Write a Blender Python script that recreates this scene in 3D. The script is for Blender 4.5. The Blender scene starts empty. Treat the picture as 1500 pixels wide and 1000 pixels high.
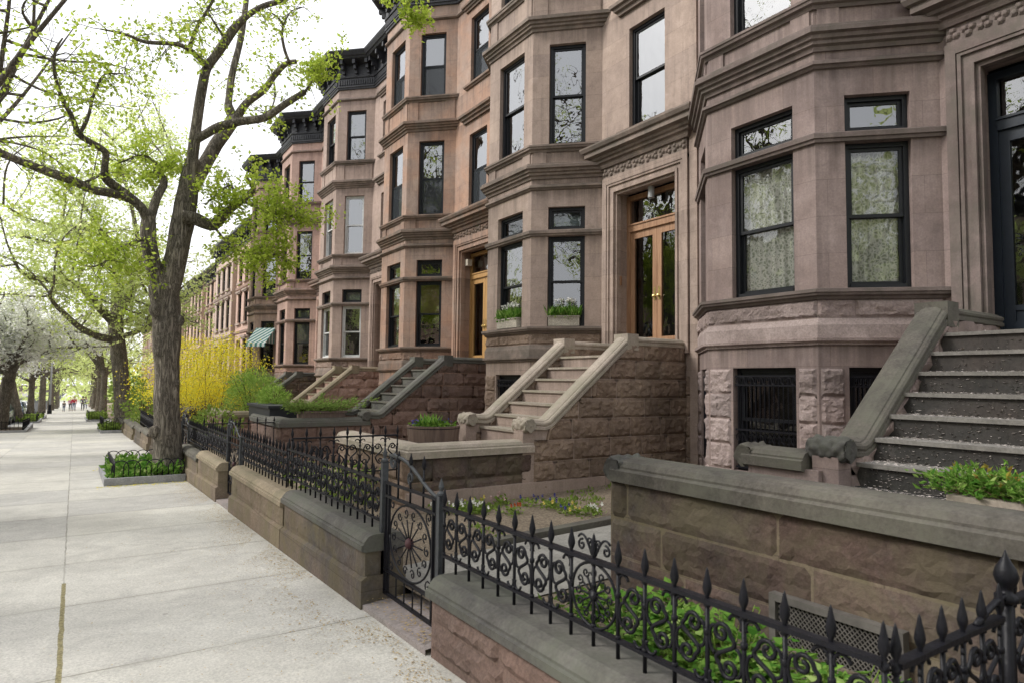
import bpy, bmesh, math, random
from mathutils import Vector, Matrix, noise

rnd = random.Random(7)
SC = bpy.context.scene
COL = SC.collection
PI = math.pi
GS = 0.027                                  # the street falls away from the camera
F, XB, PER = 8.5, 7.5, 6.06                 # facade plane, bay front plane, house width


def gz(y):
    return -GS * y


# ------------------------------------------------------------------ camera
FPX, HC = 950.0, 1.6
YAW, PITCH, ROLL = math.atan(638 / 950), math.atan(59 / 950), math.radians(0.75)
CF = Vector((math.sin(YAW) * math.cos(PITCH), math.cos(YAW) * math.cos(PITCH), math.sin(PITCH)))
_rt = Vector((math.cos(YAW), -math.sin(YAW), 0))
_up = _rt.cross(CF)
CR = math.cos(ROLL) * _rt + math.sin(ROLL) * _up
CU = -math.sin(ROLL) * _rt + math.cos(ROLL) * _up
cam_d = bpy.data.cameras.new('camera')
cam = bpy.data.objects.new('camera', cam_d)
COL.objects.link(cam)
cam_d.sensor_width = 36
cam_d.lens = FPX / 1500 * 36
cam_d.clip_start, cam_d.clip_end = 0.05, 3000
M3 = Matrix((CR, CU, -CF)).transposed()
cam.matrix_world = Matrix.Translation((0, 0, HC)) @ M3.to_4x4()
SC.camera = cam
cam_d.dof.use_dof = True
cam_d.dof.focus_distance = 8.5
cam_d.dof.aperture_fstop = 3.2


def at(px, py, y):
    """the point of the photograph's line of sight that lies at distance y along the street"""
    d = CF * FPX + CR * (px - 750) - CU * (py - 500)
    return Vector((0, 0, HC)) + d * (y / d.y)


# ------------------------------------------------------------------ node helpers
class NT:
    def __init__(self, name):
        self.m = bpy.data.materials.new(name)
        self.m.use_nodes = True
        self.t = self.m.node_tree
        self.t.nodes.clear()
        self.out = self.t.nodes.new('ShaderNodeOutputMaterial')

    def n(self, typ, **kw):
        nd = self.t.nodes.new(typ)
        for k, v in kw.items():
            if k.startswith('i_'):
                nd.inputs[k[2:].replace('_', ' ')].default_value = v
            else:
                setattr(nd, k, v)
        return nd

    def l(self, a, b):
        self.t.links.new(a, b)

    def pos(self, scale=(1, 1, 1)):
        g = self.n('ShaderNodeNewGeometry')
        mp = self.n('ShaderNodeMapping')
        mp.inputs['Scale'].default_value = scale
        self.l(g.outputs['Position'], mp.inputs['Vector'])
        return mp.outputs[0]

    def noise(self, vec, scale, detail=4, rough=.55, dist=0):
        nd = self.n('ShaderNodeTexNoise')
        nd.inputs['Scale'].default_value = scale
        nd.inputs['Detail'].default_value = detail
        nd.inputs['Roughness'].default_value = rough
        nd.inputs['Distortion'].default_value = dist
        self.l(vec, nd.inputs['Vector'])
        return nd.outputs['Fac']

    def ramp(self, fac, a, b, ca=(0, 0, 0, 1), cb=(1, 1, 1, 1)):
        r = self.n('ShaderNodeValToRGB')
        e = r.color_ramp.elements
        e[0].position, e[1].position = a, b
        e[0].color, e[1].color = ca, cb
        self.l(fac, r.inputs[0])
        return r.outputs[0]

    def mix(self, fac, a, b, mode='MIX'):
        m = self.n('ShaderNodeMix', data_type='RGBA', blend_type=mode)
        for sock, v in ((m.inputs[0], fac), (m.inputs[6], a), (m.inputs[7], b)):
            if isinstance(v, (int, float)):
                sock.default_value = v
            elif isinstance(v, (tuple, list)):
                sock.default_value = (*v[:3], 1)
            else:
                self.l(v, sock)
        return m.outputs[2]

    def math(self, op, a, b=0.0, c=0.0):
        m = self.n('ShaderNodeMath', operation=op)
        for i, v in enumerate((a, b, c)):
            if isinstance(v, (int, float)):
                m.inputs[i].default_value = v
            else:
                self.l(v, m.inputs[i])
        return m.outputs[0]

    def bump(self, h, strength=.3, dist=.02, normal=None):
        b = self.n('ShaderNodeBump')
        b.inputs['Strength'].default_value = strength
        b.inputs['Distance'].default_value = dist
        self.l(h, b.inputs['Height'])
        if normal:
            self.l(normal, b.inputs['Normal'])
        return b.outputs[0]

    def principled(self, col, rough=.8, normal=None, spec=.3, metal=0.0):
        p = self.n('ShaderNodeBsdfPrincipled')
        if isinstance(col, (tuple, list)):
            p.inputs['Base Color'].default_value = (*col[:3], 1)
        else:
            self.l(col, p.inputs['Base Color'])
        if isinstance(rough, (int, float)):
            p.inputs['Roughness'].default_value = rough
        else:
            self.l(rough, p.inputs['Roughness'])
        p.inputs['Specular IOR Level'].default_value = spec
        p.inputs['Metallic'].default_value = metal
        if normal:
            self.l(normal, p.inputs['Normal'])
        self.l(p.outputs[0], self.out.inputs[0])
        return p


def stone(name, base, alt, dark=.55, joints=True, grain=.5, moss=None, row=.46, wide=1.15, bstr=.25, streak=.72, island=0.0, ledges=None, topdirt=0.0):
    t = NT(name)
    p = t.pos()
    n1 = t.noise(p, .9, 6, .6, .6)
    c = t.mix(t.ramp(n1, .4, .62), base, alt)
    st = t.noise(t.pos((5, 5, .35)), 1.0, 5, .65)
    c = t.mix(t.math('MULTIPLY', t.ramp(st, .52, .74), streak), c, tuple(v * dark for v in base))
    lt = t.noise(t.pos((2.2, 2.2, .9)), 1.3, 4, .6)
    c = t.mix(t.math('MULTIPLY', t.ramp(lt, .6, .75), .35), c, tuple(min(1, v * 1.35 + .03) for v in base))
    pt = t.noise(t.pos((1.3, 1.3, 1.9)), 1.9, 7, .68, 1.2)
    c = t.mix(t.math('MULTIPLY', t.ramp(pt, .56, .60), .28), c, tuple(v * .66 for v in base))
    pt2 = t.noise(t.pos((1.1, 1.1, .7)), 2.7, 6, .7, .8)
    c = t.mix(t.math('MULTIPLY', t.ramp(pt2, .60, .66), .30), c, tuple(min(1, v * 1.25 + .06) for v in alt))
    g = t.noise(p, 42, 3, .7)
    c = t.mix(1.0, c, t.ramp(g, .3, .7, (1 - .3 * grain,) * 3 + (1,), (1 + .2 * grain,) * 3 + (1,)), 'MULTIPLY')
    big = t.noise(p, 7, 5, .65)
    c = t.mix(1.0, c, t.ramp(big, .3, .7, (.86,) * 3 + (1,), (1.08,) * 3 + (1,)), 'MULTIPLY')
    if moss:
        mz = t.noise(p, 2.3, 6, .7, .4)
        c = t.mix(t.math('MULTIPLY', t.ramp(mz, .42, .62), .75), c, moss)
    if ledges:
        # soot and drip marks that run down from under every ledge
        sz = t.n('ShaderNodeSeparateXYZ')
        t.l(p, sz.inputs[0])
        acc = None
        for zl in ledges:
            d = t.math('SUBTRACT', zl, sz.outputs[2])
            m_ = t.math('MULTIPLY', t.math('GREATER_THAN', d, -.02), t.math('MAXIMUM', t.math('SUBTRACT', 1.0, t.math('MULTIPLY', t.math('ABSOLUTE', d), 1.5)), 0.0))
            acc = m_ if acc is None else t.math('MAXIMUM', acc, m_)
        drip = t.ramp(t.noise(t.pos((7, 7, .25)), 1.0, 5, .7), .36, .66)
        c = t.mix(t.math('MULTIPLY', t.math('MULTIPLY', t.math('POWER', acc, 1.3), drip), .85), c, tuple(v * .38 for v in base))
        wash = t.ramp(t.noise(t.pos((5, 5, .3)), 1.3, 4, .65), .55, .75)
        c = t.mix(t.math('MULTIPLY', t.math('MULTIPLY', acc, wash), .3), c, tuple(min(1, v * 1.3 + .08) for v in alt))
    if topdirt:
        gn = t.n('ShaderNodeNewGeometry')
        sn = t.n('ShaderNodeSeparateXYZ')
        t.l(gn.outputs['Normal'], sn.inputs[0])
        up_ = t.ramp(t.math('ABSOLUTE', sn.outputs[2]), .2, .75)
        c = t.mix(t.math('MULTIPLY', t.math('MULTIPLY', up_, t.ramp(t.noise(p, 3.1, 5, .7), .3, .62)), topdirt), c, tuple(v * .36 for v in base))
    if island:
        gi = t.n('ShaderNodeNewGeometry')
        r = t.n('ShaderNodeValToRGB')
        e = r.color_ramp.elements
        e[0].color = (1 - island * .9, 1 - island, 1 - island * 1.05, 1)
        e[1].color = (1 + island * .8, 1 + island * .7, 1 + island * .6, 1)
        e.new(.45).color = (1 + island * .25, 1 - island * .05, 1 - island * .15, 1)
        t.l(gi.outputs['Random Per Island'], r.inputs[0])
        c = t.mix(1.0, c, r.outputs[0], 'MULTIPLY')
    h = t.math('ADD', t.math('MULTIPLY', g, .35), t.math('MULTIPLY', big, .8))
    if joints:
        sx = t.n('ShaderNodeSeparateXYZ')
        t.l(p, sx.inputs[0])
        cx = t.n('ShaderNodeCombineXYZ')
        t.l(t.math('SUBTRACT', sx.outputs[1], t.math('MULTIPLY', sx.outputs[0], .5)), cx.inputs[0])
        t.l(sx.outputs[2], cx.inputs[1])
        b = t.n('ShaderNodeTexBrick')
        t.l(cx.outputs[0], b.inputs['Vector'])
        b.inputs['Scale'].default_value = 1
        b.inputs['Mortar Size'].default_value = .004
        b.inputs['Mortar Smooth'].default_value = .4
        b.inputs['Brick Width'].default_value = wide
        b.inputs['Row Height'].default_value = row
        b.inputs['Color1'].default_value = (.93, .92, .93, 1)
        b.inputs['Color2'].default_value = (1.08, 1.06, 1.04, 1)
        b.inputs['Mortar'].default_value = (.72, .7, .69, 1)
        c = t.mix(1.0, c, b.outputs['Color'], 'MULTIPLY')
    t.principled(c, .88, t.bump(h, bstr, .012), .2)
    return t.m


def plain(name, col, rough=.6, spec=.4, metal=0.0, var=.12, scale=9.0, bump=0.0):
    t = NT(name)
    p = t.pos()
    n1 = t.noise(p, scale, 5, .6)
    c = t.mix(t.ramp(n1, .3, .7), tuple(v * (1 - var) for v in col), tuple(min(1, v * (1 + var)) for v in col))
    t.principled(c, rough, t.bump(n1, bump, .01) if bump else None, spec, metal)
    return t.m


def leaf_mat(name, c1, c2, c3=None, trans=.45):
    t = NT(name)
    g = t.n('ShaderNodeNewGeometry')
    r = t.n('ShaderNodeValToRGB')
    e = r.color_ramp.elements
    e[0].color = (*c1, 1)
    e[1].color = (*c2, 1)
    if c3:
        k = e.new(.8)
        k.color = (*c2, 1)
        e[2].color = (*c3, 1)
    t.l(g.outputs['Random Per Island'], r.inputs[0])
    d = t.n('ShaderNodeBsdfDiffuse')
    tr = t.n('ShaderNodeBsdfTranslucent')
    t.l(r.outputs[0], d.inputs[0])
    t.l(r.outputs[0], tr.inputs[0])
    m = t.n('ShaderNodeMixShader')
    m.inputs[0].default_value = trans
    t.l(d.outputs[0], m.inputs[1])
    t.l(tr.outputs[0], m.inputs[2])
    t.l(m.outputs[0], t.out.inputs[0])
    return t.m


def glass_mat(name, tint=(.8, .86, .86), base=.16, gain=.9, wav=.06):
    t = NT(name)
    n1 = t.noise(t.pos(), 2.6, 2, .5)
    nm = t.bump(n1, wav, .05)
    fr = t.n('ShaderNodeFresnel')
    fr.inputs[0].default_value = 1.75
    fac = t.math('MINIMUM', t.math('ADD', t.math('MULTIPLY', fr.outputs[0], gain), base), .96)
    tr = t.n('ShaderNodeBsdfTransparent')
    tr.inputs[0].default_value = (*tint, 1)
    gl = t.n('ShaderNodeBsdfGlossy')
    gl.inputs['Color'].default_value = (.96, .98, 1, 1)
    gl.inputs['Roughness'].default_value = .01
    t.l(nm, gl.inputs['Normal'])
    m = t.n('ShaderNodeMixShader')
    t.l(fac, m.inputs[0])
    t.l(tr.outputs[0], m.inputs[1])
    t.l(gl.outputs[0], m.inputs[2])
    t.l(m.outputs[0], t.out.inputs[0])
    return t.m


def lace_mat():
    t = NT('lace')
    p = t.pos()
    v = t.n('ShaderNodeTexVoronoi')
    v.feature = 'DISTANCE_TO_EDGE'
    v.inputs['Scale'].default_value = 21
    n0 = t.n('ShaderNodeTexNoise')
    n0.inputs['Scale'].default_value = 9
    sc = t.n('ShaderNodeVectorMath', operation='SCALE')
    sc.inputs['Scale'].default_value = .12
    ad = t.n('ShaderNodeVectorMath', operation='ADD')
    t.l(p, n0.inputs['Vector'])
    t.l(n0.outputs['Color'], sc.inputs[0])
    t.l(p, ad.inputs[0])
    t.l(sc.outputs[0], ad.inputs[1])
    t.l(ad.outputs[0], v.inputs['Vector'])
    n2 = t.noise(p, 50, 4, .75)
    fold = t.noise(t.pos((9, 9, .4)), 1.0, 2, .5)
    h = t.math('ADD', t.math('MULTIPLY', t.ramp(v.outputs['Distance'], .05, .32), .7), t.math('MULTIPLY', n2, .5))
    c = t.mix(t.ramp(h, .25, .85), (.90, .90, .84), (.42, .45, .36))
    c = t.mix(1.0, c, t.ramp(fold, .3, .7, (.72, .72, .7, 1), (1.1, 1.1, 1.1, 1)), 'MULTIPLY')
    t.principled(c, .9, None, .1)
    return t.m


def screen_mat():
    t = NT('insect_screen')
    d = t.n('ShaderNodeBsdfDiffuse')
    d.inputs[0].default_value = (.05, .056, .062, 1)
    tr = t.n('ShaderNodeBsdfTransparent')
    m = t.n('ShaderNodeMixShader')
    m.inputs[0].default_value = .62
    t.l(tr.outputs[0], m.inputs[1])
    t.l(d.outputs[0], m.inputs[2])
    t.l(m.outputs[0], t.out.inputs[0])
    return t.m


def stripes_mat():
    t = NT('awning_stripes')
    g = t.n('ShaderNodeSeparateXYZ')
    t.l(t.pos(), g.inputs[0])
    f = t.math('FRACT', t.math('MULTIPLY', g.outputs[1], 5.5))
    c = t.mix(t.math('GREATER_THAN', f, .5), (.75, .8, .78), (.1, .28, .25))
    t.principled(c, .8, None, .2)
    return t.m


def pavement_mat():
    t = NT('pavement_concrete')
    p = t.pos()
    s = t.n('ShaderNodeSeparateXYZ')
    t.l(p, s.inputs[0])
    x, y = s.outputs[0], s.outputs[1]
    big = t.noise(p, .55, 6, .6, .4)
    c = t.mix(t.ramp(big, .35, .65), (.49, .475, .447), (.585, .57, .537))
    mid = t.noise(p, 3.2, 6, .7, .5)
    c = t.mix(1.0, c, t.ramp(mid, .3, .72, (.84, .84, .84, 1), (1.08, 1.08, 1.07, 1)), 'MULTIPLY')
    fine = t.noise(p, 60, 4, .75)
    c = t.mix(1.0, c, t.ramp(fine, .32, .68, (.72, .72, .72, 1), (1.18, 1.18, 1.16, 1)), 'MULTIPLY')
    sp = t.n('ShaderNodeTexVoronoi')
    sp.inputs['Scale'].default_value = 55
    t.l(p, sp.inputs['Vector'])
    c = t.mix(t.math('MULTIPLY', t.math('LESS_THAN', sp.outputs['Distance'], .16), .4), c, (.2, .19, .175))
    spot = t.n('ShaderNodeTexVoronoi')
    spot.inputs['Scale'].default_value = 2.3
    t.l(p, spot.inputs['Vector'])
    c = t.mix(t.math('MULTIPLY', t.math('LESS_THAN', spot.outputs['Distance'], .05), .35), c, (.14, .13, .12))
    st1 = t.noise(p, .9, 7, .72, 1.4)
    c = t.mix(t.math('MULTIPLY', t.ramp(st1, .55, .66), .3), c, (.33, .32, .30))
    st2 = t.noise(p, 1.7, 6, .7, .9)
    c = t.mix(t.math('MULTIPLY', t.ramp(st2, .58, .66), .25), c, (.64, .62, .57))
    # every slab was poured on another day
    cell = t.n('ShaderNodeCombineXYZ')
    t.l(t.math('FLOOR', t.math('ADD', t.math('MULTIPLY', y, 1 / 1.53), 9.99)), cell.inputs[0])
    t.l(t.math('ADD', t.math('GREATER_THAN', x, 0.0), t.math('GREATER_THAN', x, -1.55)), cell.inputs[1])
    wn = t.n('ShaderNodeTexWhiteNoise')
    t.l(cell.outputs[0], wn.inputs['Vector'])
    c = t.mix(1.0, c, t.ramp(wn.outputs['Value'], 0, 1, (.86, .86, .88, 1), (1.05, 1.045, 1.02, 1)), 'MULTIPLY')
    ck = t.n('ShaderNodeTexVoronoi')
    ck.feature = 'DISTANCE_TO_EDGE'
    ck.inputs['Scale'].default_value = .45
    ckn = t.n('ShaderNodeTexNoise')
    ckn.inputs['Scale'].default_value = 2.5
    ckn.inputs['Detail'].default_value = 7
    cka = t.n('ShaderNodeVectorMath', operation='ADD')
    cks = t.n('ShaderNodeVectorMath', operation='SCALE')
    cks.inputs['Scale'].default_value = .5
    t.l(p, ckn.inputs['Vector'])
    t.l(ckn.outputs['Color'], cks.inputs[0])
    t.l(p, cka.inputs[0])
    t.l(cks.outputs[0], cka.inputs[1])
    t.l(cka.outputs[0], ck.inputs['Vector'])
    cr = t.math('MULTIPLY', t.math('LESS_THAN', ck.outputs['Distance'], .0045), t.ramp(t.noise(p, .35, 2, .5), .5, .56))
    c = t.mix(t.math('MULTIPLY', cr, .22), c, (.22, .21, .19))
    # tooled joints: one along the street, the others across it
    wob = t.math('MULTIPLY', t.math('SUBTRACT', t.noise(p, 5, 4, .6), .5), .022)
    xa = t.math('ABSOLUTE', t.math('ADD', x, wob))
    long_j = t.math('LESS_THAN', xa, .007)
    ya = t.math('ABSOLUTE', t.math('SUBTRACT', t.math('FRACT', t.math('ADD', t.math('MULTIPLY', t.math('ADD', y, wob), 1 / 1.53), .49 + 10)), .5))
    cross = t.math('LESS_THAN', ya, .0042)
    cross_soft = t.ramp(ya, .0, .05, (.88, .88, .87, 1), (1, 1, 1, 1))
    xb = t.math('ABSOLUTE', t.math('ADD', x, 1.55))
    long2 = t.math('LESS_THAN', xb, .007)
    j = t.math('MAXIMUM', t.math('MAXIMUM', long_j, cross), long2)
    c = t.mix(1.0, c, cross_soft, 'MULTIPLY')
    jm = t.noise(p, 1.6, 3, .6)
    c = t.mix(t.math('MULTIPLY', j, t.ramp(jm, .38, .6, (.25, .25, .25, 1), (.85, .85, .85, 1))), c, (.2, .19, .165))
    # dirt-filled stretch of the long joint
    dj = t.math('MULTIPLY', t.math('LESS_THAN', xa, .015), t.math('LESS_THAN', y, 6.9))
    c = t.mix(t.math('MULTIPLY', dj, .9), c, t.mix(t.ramp(fine, .4, .6), (.13, .11, .05), (.3, .26, .13)))
    # yellow-brown catkin dust by the wall
    edge = t.ramp(t.math('ADD', t.math('MULTIPLY', x, .5), t.math('MULTIPLY', t.noise(p, 1.1, 5, .7), .7)), 1.08, 1.36)
    c = t.mix(t.math('MULTIPLY', edge, .42), c, (.40, .33, .21))
    h = t.math('SUBTRACT', t.math('ADD', t.math('MULTIPLY', fine, .5), mid), t.math('MULTIPLY', j, 1.4))
    t.principled(c, .9, t.bump(h, .35, .008), .2)
    return t.m


def soil_mat(name, a, b):
    t = NT(name)
    p = t.pos()
    f = t.noise(p, 34, 5, .8)
    g = t.noise(p, 1.2, 4, .6)
    c = t.mix(t.ramp(f, .35, .68), a, b)
    c = t.mix(1.0, c, t.ramp(g, .3, .7, (.75, .75, .75, 1), (1.15, 1.15, 1.12, 1)), 'MULTIPLY')
    t.principled(c, .95, t.bump(f, .9, .03), .1)
    return t.m


def bark_mat(name, a, b, sc=1.0):
    t = NT(name)
    p = t.pos((1, 1, .13))
    n1 = t.noise(p, 17 * sc, 8, .72, .8)
    n2 = t.noise(t.pos((1, 1, .35)), 55 * sc, 5, .7)
    ridge = t.math('ABSOLUTE', t.math('SUBTRACT', n1, .5))
    h = t.math('ADD', t.ramp(ridge, .0, .11), t.math('MULTIPLY', n2, .6))
    big = t.noise(t.pos(), 1.5, 5, .65)
    c = t.mix(t.ramp(h, .3, 1.25), tuple(x * .5 for x in a), b)
    c = t.mix(1.0, c, t.ramp(big, .3, .7, (.68, .68, .66, 1), (1.25, 1.22, 1.15, 1)), 'MULTIPLY')
    t.principled(c, .95, t.bump(h, .85, .022), .1)
    return t.m


def wood_mat(name, a, b):
    t = NT(name)
    f = t.noise(t.pos((14, 14, 1.1)), 1.5, 5, .6, .4)
    c = t.mix(t.ramp(f, .35, .65), a, b)
    t.principled(c, .45, t.bump(f, .15, .005), .4)
    return t.m


BS = {}
#            wall base            wall second tone
TONES = [((.325, .258, .240), (.24, .185, .17)),      # 1 grey purple brown
         ((.39, .31, .265), (.325, .256, .22)),       # 2 pale warm brown
         ((.352, .268, .224), (.395, .25, .182)),    # 3 orange stained
         ((.39, .302, .262), (.33, .256, .22)),      # 4
         ((.45, .31, .262), (.40, .28, .238)),       # 5 pink
         ((.40, .285, .225), (.33, .245, .20))]       # 6
for i_, (a_, b_) in enumerate([(tuple(min(.62, v * 1.3 + .03) for v in a), tuple(min(.62, v * 1.3 + .03) for v in b)) for a, b in TONES]):  # tones lifted so the far houses carry distance haze in their colour
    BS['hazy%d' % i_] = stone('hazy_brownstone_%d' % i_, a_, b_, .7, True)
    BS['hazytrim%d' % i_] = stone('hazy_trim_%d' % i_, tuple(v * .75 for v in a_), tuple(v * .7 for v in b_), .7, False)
for i_, (a_, b_) in enumerate(TONES):
    DZ_ = [0, -.08, -.25, -.40, -.55, -.68][i_]
    BS['wall%d' % i_] = stone('brownstone_%d' % i_, a_, b_, ledges=[z_ + DZ_ for z_ in (2.1, 2.65, 4.6, 5.53, 5.76, 6.31, 8.84, 9.68, 12.04)])
    BS['trim%d' % i_] = stone('brownstone_trim_%d' % i_, tuple(v * .74 for v in a_), tuple(v * .6 for v in b_), .5, False,
                              moss=(.125, .112, .095), bstr=.25, topdirt=.7)
    if i_ == 0:
        a_, b_ = (.46, .385, .37), (.36, .295, .28)
    if i_ == 1:
        a_, b_ = (.30, .23, .178), (.235, .178, .14)
    BS['rock%d' % i_] = stone('brownstone_rock_%d' % i_, tuple(v * .86 for v in a_), tuple(v * .72 for v in b_), .6, False, .8,
                              bstr=.8, streak=.35, island=.2)
MAT = dict(
    coping=stone('weathered_coping', (.138, .124, .107), (.082, .076, .068), .5, False, .9, moss=(.135, .132, .105), bstr=.45),
    coping_dark=stone('dark_coping', (.132, .124, .113), (.08, .077, .073), .55, False, .8, moss=(.112, .116, .094), bstr=.3),
    coping_pale=stone('pale_coping', (.42, .355, .30), (.33, .285, .24), .6, False, .8, moss=(.27, .25, .19), bstr=.3),
    coping_tan=stone('tan_coping', (.33, .27, .195), (.26, .215, .155), .6, False, .8, moss=(.2, .18, .12), bstr=.3),
    rock_dark=stone('dark_rock', (.125, .09, .078), (.07, .062, .06), .55, False, 1, moss=(.125, .11, .075), bstr=.9, streak=.35, island=.25),
    rock_red=stone('red_rock', (.20, .138, .116), (.14, .105, .092), .5, False, 1, bstr=.9, streak=.35, island=.22),
    wall_dress=stone('dressed_low_wall', (.235, .185, .14), (.155, .128, .105), .5, True, .9, row=.3, wide=.6, bstr=.5, moss=(.17, .15, .09)),
    wall_dark=stone('dark_low_wall', (.15, .12, .10), (.075, .072, .072), .6, True, .9, row=.3, wide=.9, bstr=.5, moss=(.13, .11, .065)),
    step_dark=stone('dark_painted_steps', (.062, .06, .057), (.085, .072, .066), .7, False, .7, bstr=.25),
    step_edge=stone('worn_step_edges', (.27, .255, .235), (.2, .185, .17), .7, False, .8, bstr=.25),
    threshold=stone('threshold_stone', (.33, .285, .275), (.27, .245, .235), .7, False, .8, bstr=.25),
    frame=plain('dark_window_paint', (.012, .0135, .017), .45, .3),
    frame_white=plain('white_window_paint', (.55, .56, .56), .5, .4),
    black_cornice=plain('black_cornice_paint', (.03, .031, .037), .5, .4, var=.3, bump=.2),
    iron=plain('black_iron', (.0085, .0085, .012), .46, .22, var=.25, scale=30, bump=.3),
    iron_grey=plain('worn_iron_post', (.05, .054, .06), .5, .35, var=.3, scale=20),
    rust=plain('rusty_rosette', (.06, .022, .026), .6, .3),
    glass=glass_mat('window_glass', base=.13, gain=1.0, wav=.09),
    glass_up=glass_mat('upper_window_glass', base=.19, gain=1.05, wav=.1),
    glass_dim=glass_mat('dim_window_glass', base=.03, gain=.8, wav=.08),
    glass_clear=glass_mat('clear_parlour_glass', (.98, .99, .98), base=.03, gain=.75, wav=.07),
    lace=lace_mat(),
    curtain=plain('cream_curtain', (.55, .5, .42), .9, .1),
    curtain_tan=plain('tan_slat_blind', (.42, .25, .14), .7, .2),
    shade=plain('grey_shade', (.3, .32, .33), .8, .1),
    screen=screen_mat(),
    stained=plain('leaded_pane', (.22, .25, .27), .25, .5, var=.5, scale=22),
    dark=plain('dark_interior', (.02, .018, .017), .9, .1),  # near-black colour stands in for the unlit depth behind openings
    oak=wood_mat('golden_oak', (.36, .20, .075), (.48, .285, .11)),
    walnut=wood_mat('warm_wood', (.25, .135, .075), (.37, .215, .125)),
    navy=plain('navy_door_paint', (.012, .018, .028), .4, .35),
    brass=plain('brass', (.5, .38, .16), .35, .5, .9),
    pavement=pavement_mat(),
    path=stone('path_concrete', (.34, .325, .295), (.27, .26, .235), .7, False, .8, bstr=.3),
    asphalt=stone('asphalt', (.055, .055, .057), (.045, .045, .047), .7, False, 1, bstr=.5),
    kerb=stone('kerb_stone', (.36, .36, .37), (.27, .275, .29), .7, False, .9, bstr=.4),
    soil=soil_mat('gravelly_soil', (.13, .10, .075), (.42, .35, .27)),
    bedsoil=soil_mat('dark_soil', (.035, .026, .018), (.10, .075, .05)),
    roof=plain('roof_tar', (.06, .06, .06), .9, .1),
    bark=bark_mat('grey_brown_bark', (.17, .15, .13), (.36, .325, .285)),
    bark_dark=bark_mat('dark_bark', (.15, .13, .112), (.29, .26, .225)),
    leaf=leaf_mat('spring_leaves', (.36, .47, .06), (.52, .64, .11), (.64, .68, .2), .55),
    leaf_far=leaf_mat('haze_paled_leaves', (.58, .68, .24), (.74, .82, .36), (.84, .87, .52), .58),  # leaf colour paled to stand in for haze over the far trees
    leaf_mid=leaf_mat('green_leaves', (.14, .22, .04), (.30, .40, .10), None, .4),
    leaf_dark=leaf_mat('shrub_leaves', (.055, .12, .02), (.15, .25, .04), None, .35),
    leaf_lush=leaf_mat('lush_leaves', (.06, .17, .025), (.21, .36, .07), (.40, .50, .18), .35),
    leaf_red=leaf_mat('bronze_leaves', (.28, .14, .04), (.36, .34, .06), None, .4),
    yew=leaf_mat('yew_needles', (.17, .31, .05), (.40, .54, .13), None, .45),
    juniper=leaf_mat('juniper_sprays', (.13, .22, .05), (.27, .36, .10), None, .4),
    forsythia=leaf_mat('forsythia_petals', (.62, .60, .08), (.88, .73, .05), (.55, .62, .16), .45),
    blossom=leaf_mat('white_blossom', (.9, .91, .86), (.96, .96, .93), (.72, .8, .5), .55),
    petal=plain('fallen_petals', (.68, .61, .57), .8, .1, var=.25, scale=60),
    catkin=leaf_mat('catkin_litter', (.30, .21, .09), (.50, .38, .20), (.22, .14, .07), .1),
    flower_white=leaf_mat('white_flowers', (.75, .75, .7), (.9, .88, .85), None, .3),
    flower_blue=leaf_mat('violet_flowers', (.06, .06, .22), (.13, .13, .34), None, .3),
    flower_yellow=leaf_mat('yellow_flowers', (.7, .55, .12), (.8, .68, .22), None, .3),
    flower_red=leaf_mat('red_flowers', (.45, .08, .03), (.55, .14, .06), None, .3),
    flower_pink=leaf_mat('pink_flowers', (.6, .4, .4), (.7, .52, .5), None, .3),
    wicker=stone('cream_basket_box', (.55, .51, .43), (.42, .39, .33), .6, True, .9, row=.03, wide=.05, bstr=.9),
    tubwood=wood_mat('planter_wood', (.10, .07, .06), (.17, .125, .10)),
    planter_black=plain('black_planter', (.02, .022, .028), .5, .4),
    terracotta=plain('terracotta', (.32, .14, .08), .8, .2),
    awning=stripes_mat(),
    mesh_metal=plain('grating_metal', (.13, .12, .11), .6, .4, var=.3),
    pole=plain('grey_pole', (.36, .37, .38), .5, .4),
    stem=plain('stem_brown', (.12, .085, .05), .9, .1),
    skin=plain('skin', (.5, .33, .25), .6, .3),
    hair=plain('hair', (.05, .035, .025), .7, .2),
    tyre=plain('tyre', (.02, .02, .02), .8, .2),
    rim=plain('wheel_rim', (.4, .41, .42), .35, .5, .8),
    carglass=plain('car_glass', (.03, .04, .045), .08, .8),
    lamp_red=plain('tail_lamp', (.4, .02, .02), .2, .5),
    lamp_clear=plain('head_lamp', (.7, .72, .72), .15, .6),
    chrome=plain('chrome', (.55, .56, .57), .2, .5, .9),
)
for n_, c_ in dict(red=(.5, .03, .05), blue=(.06, .09, .2), white=(.7, .7, .72), jeans=(.09, .12, .2), pink=(.6, .25, .35), grey=(.25, .26, .28), dkgrey=(.06, .06, .07)).items():
    MAT['cloth_' + n_] = plain('cloth_' + n_, c_, .9, .1)
for n_, c_ in dict(silver=(.5, .53, .55), white=(.7, .71, .71), green=(.16, .22, .2), black=(.02, .02, .022), blue=(.09, .13, .2)).items():
    MAT['car_' + n_] = plain('car_paint_' + n_, c_, .22, .6, .2, var=.03)


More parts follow.
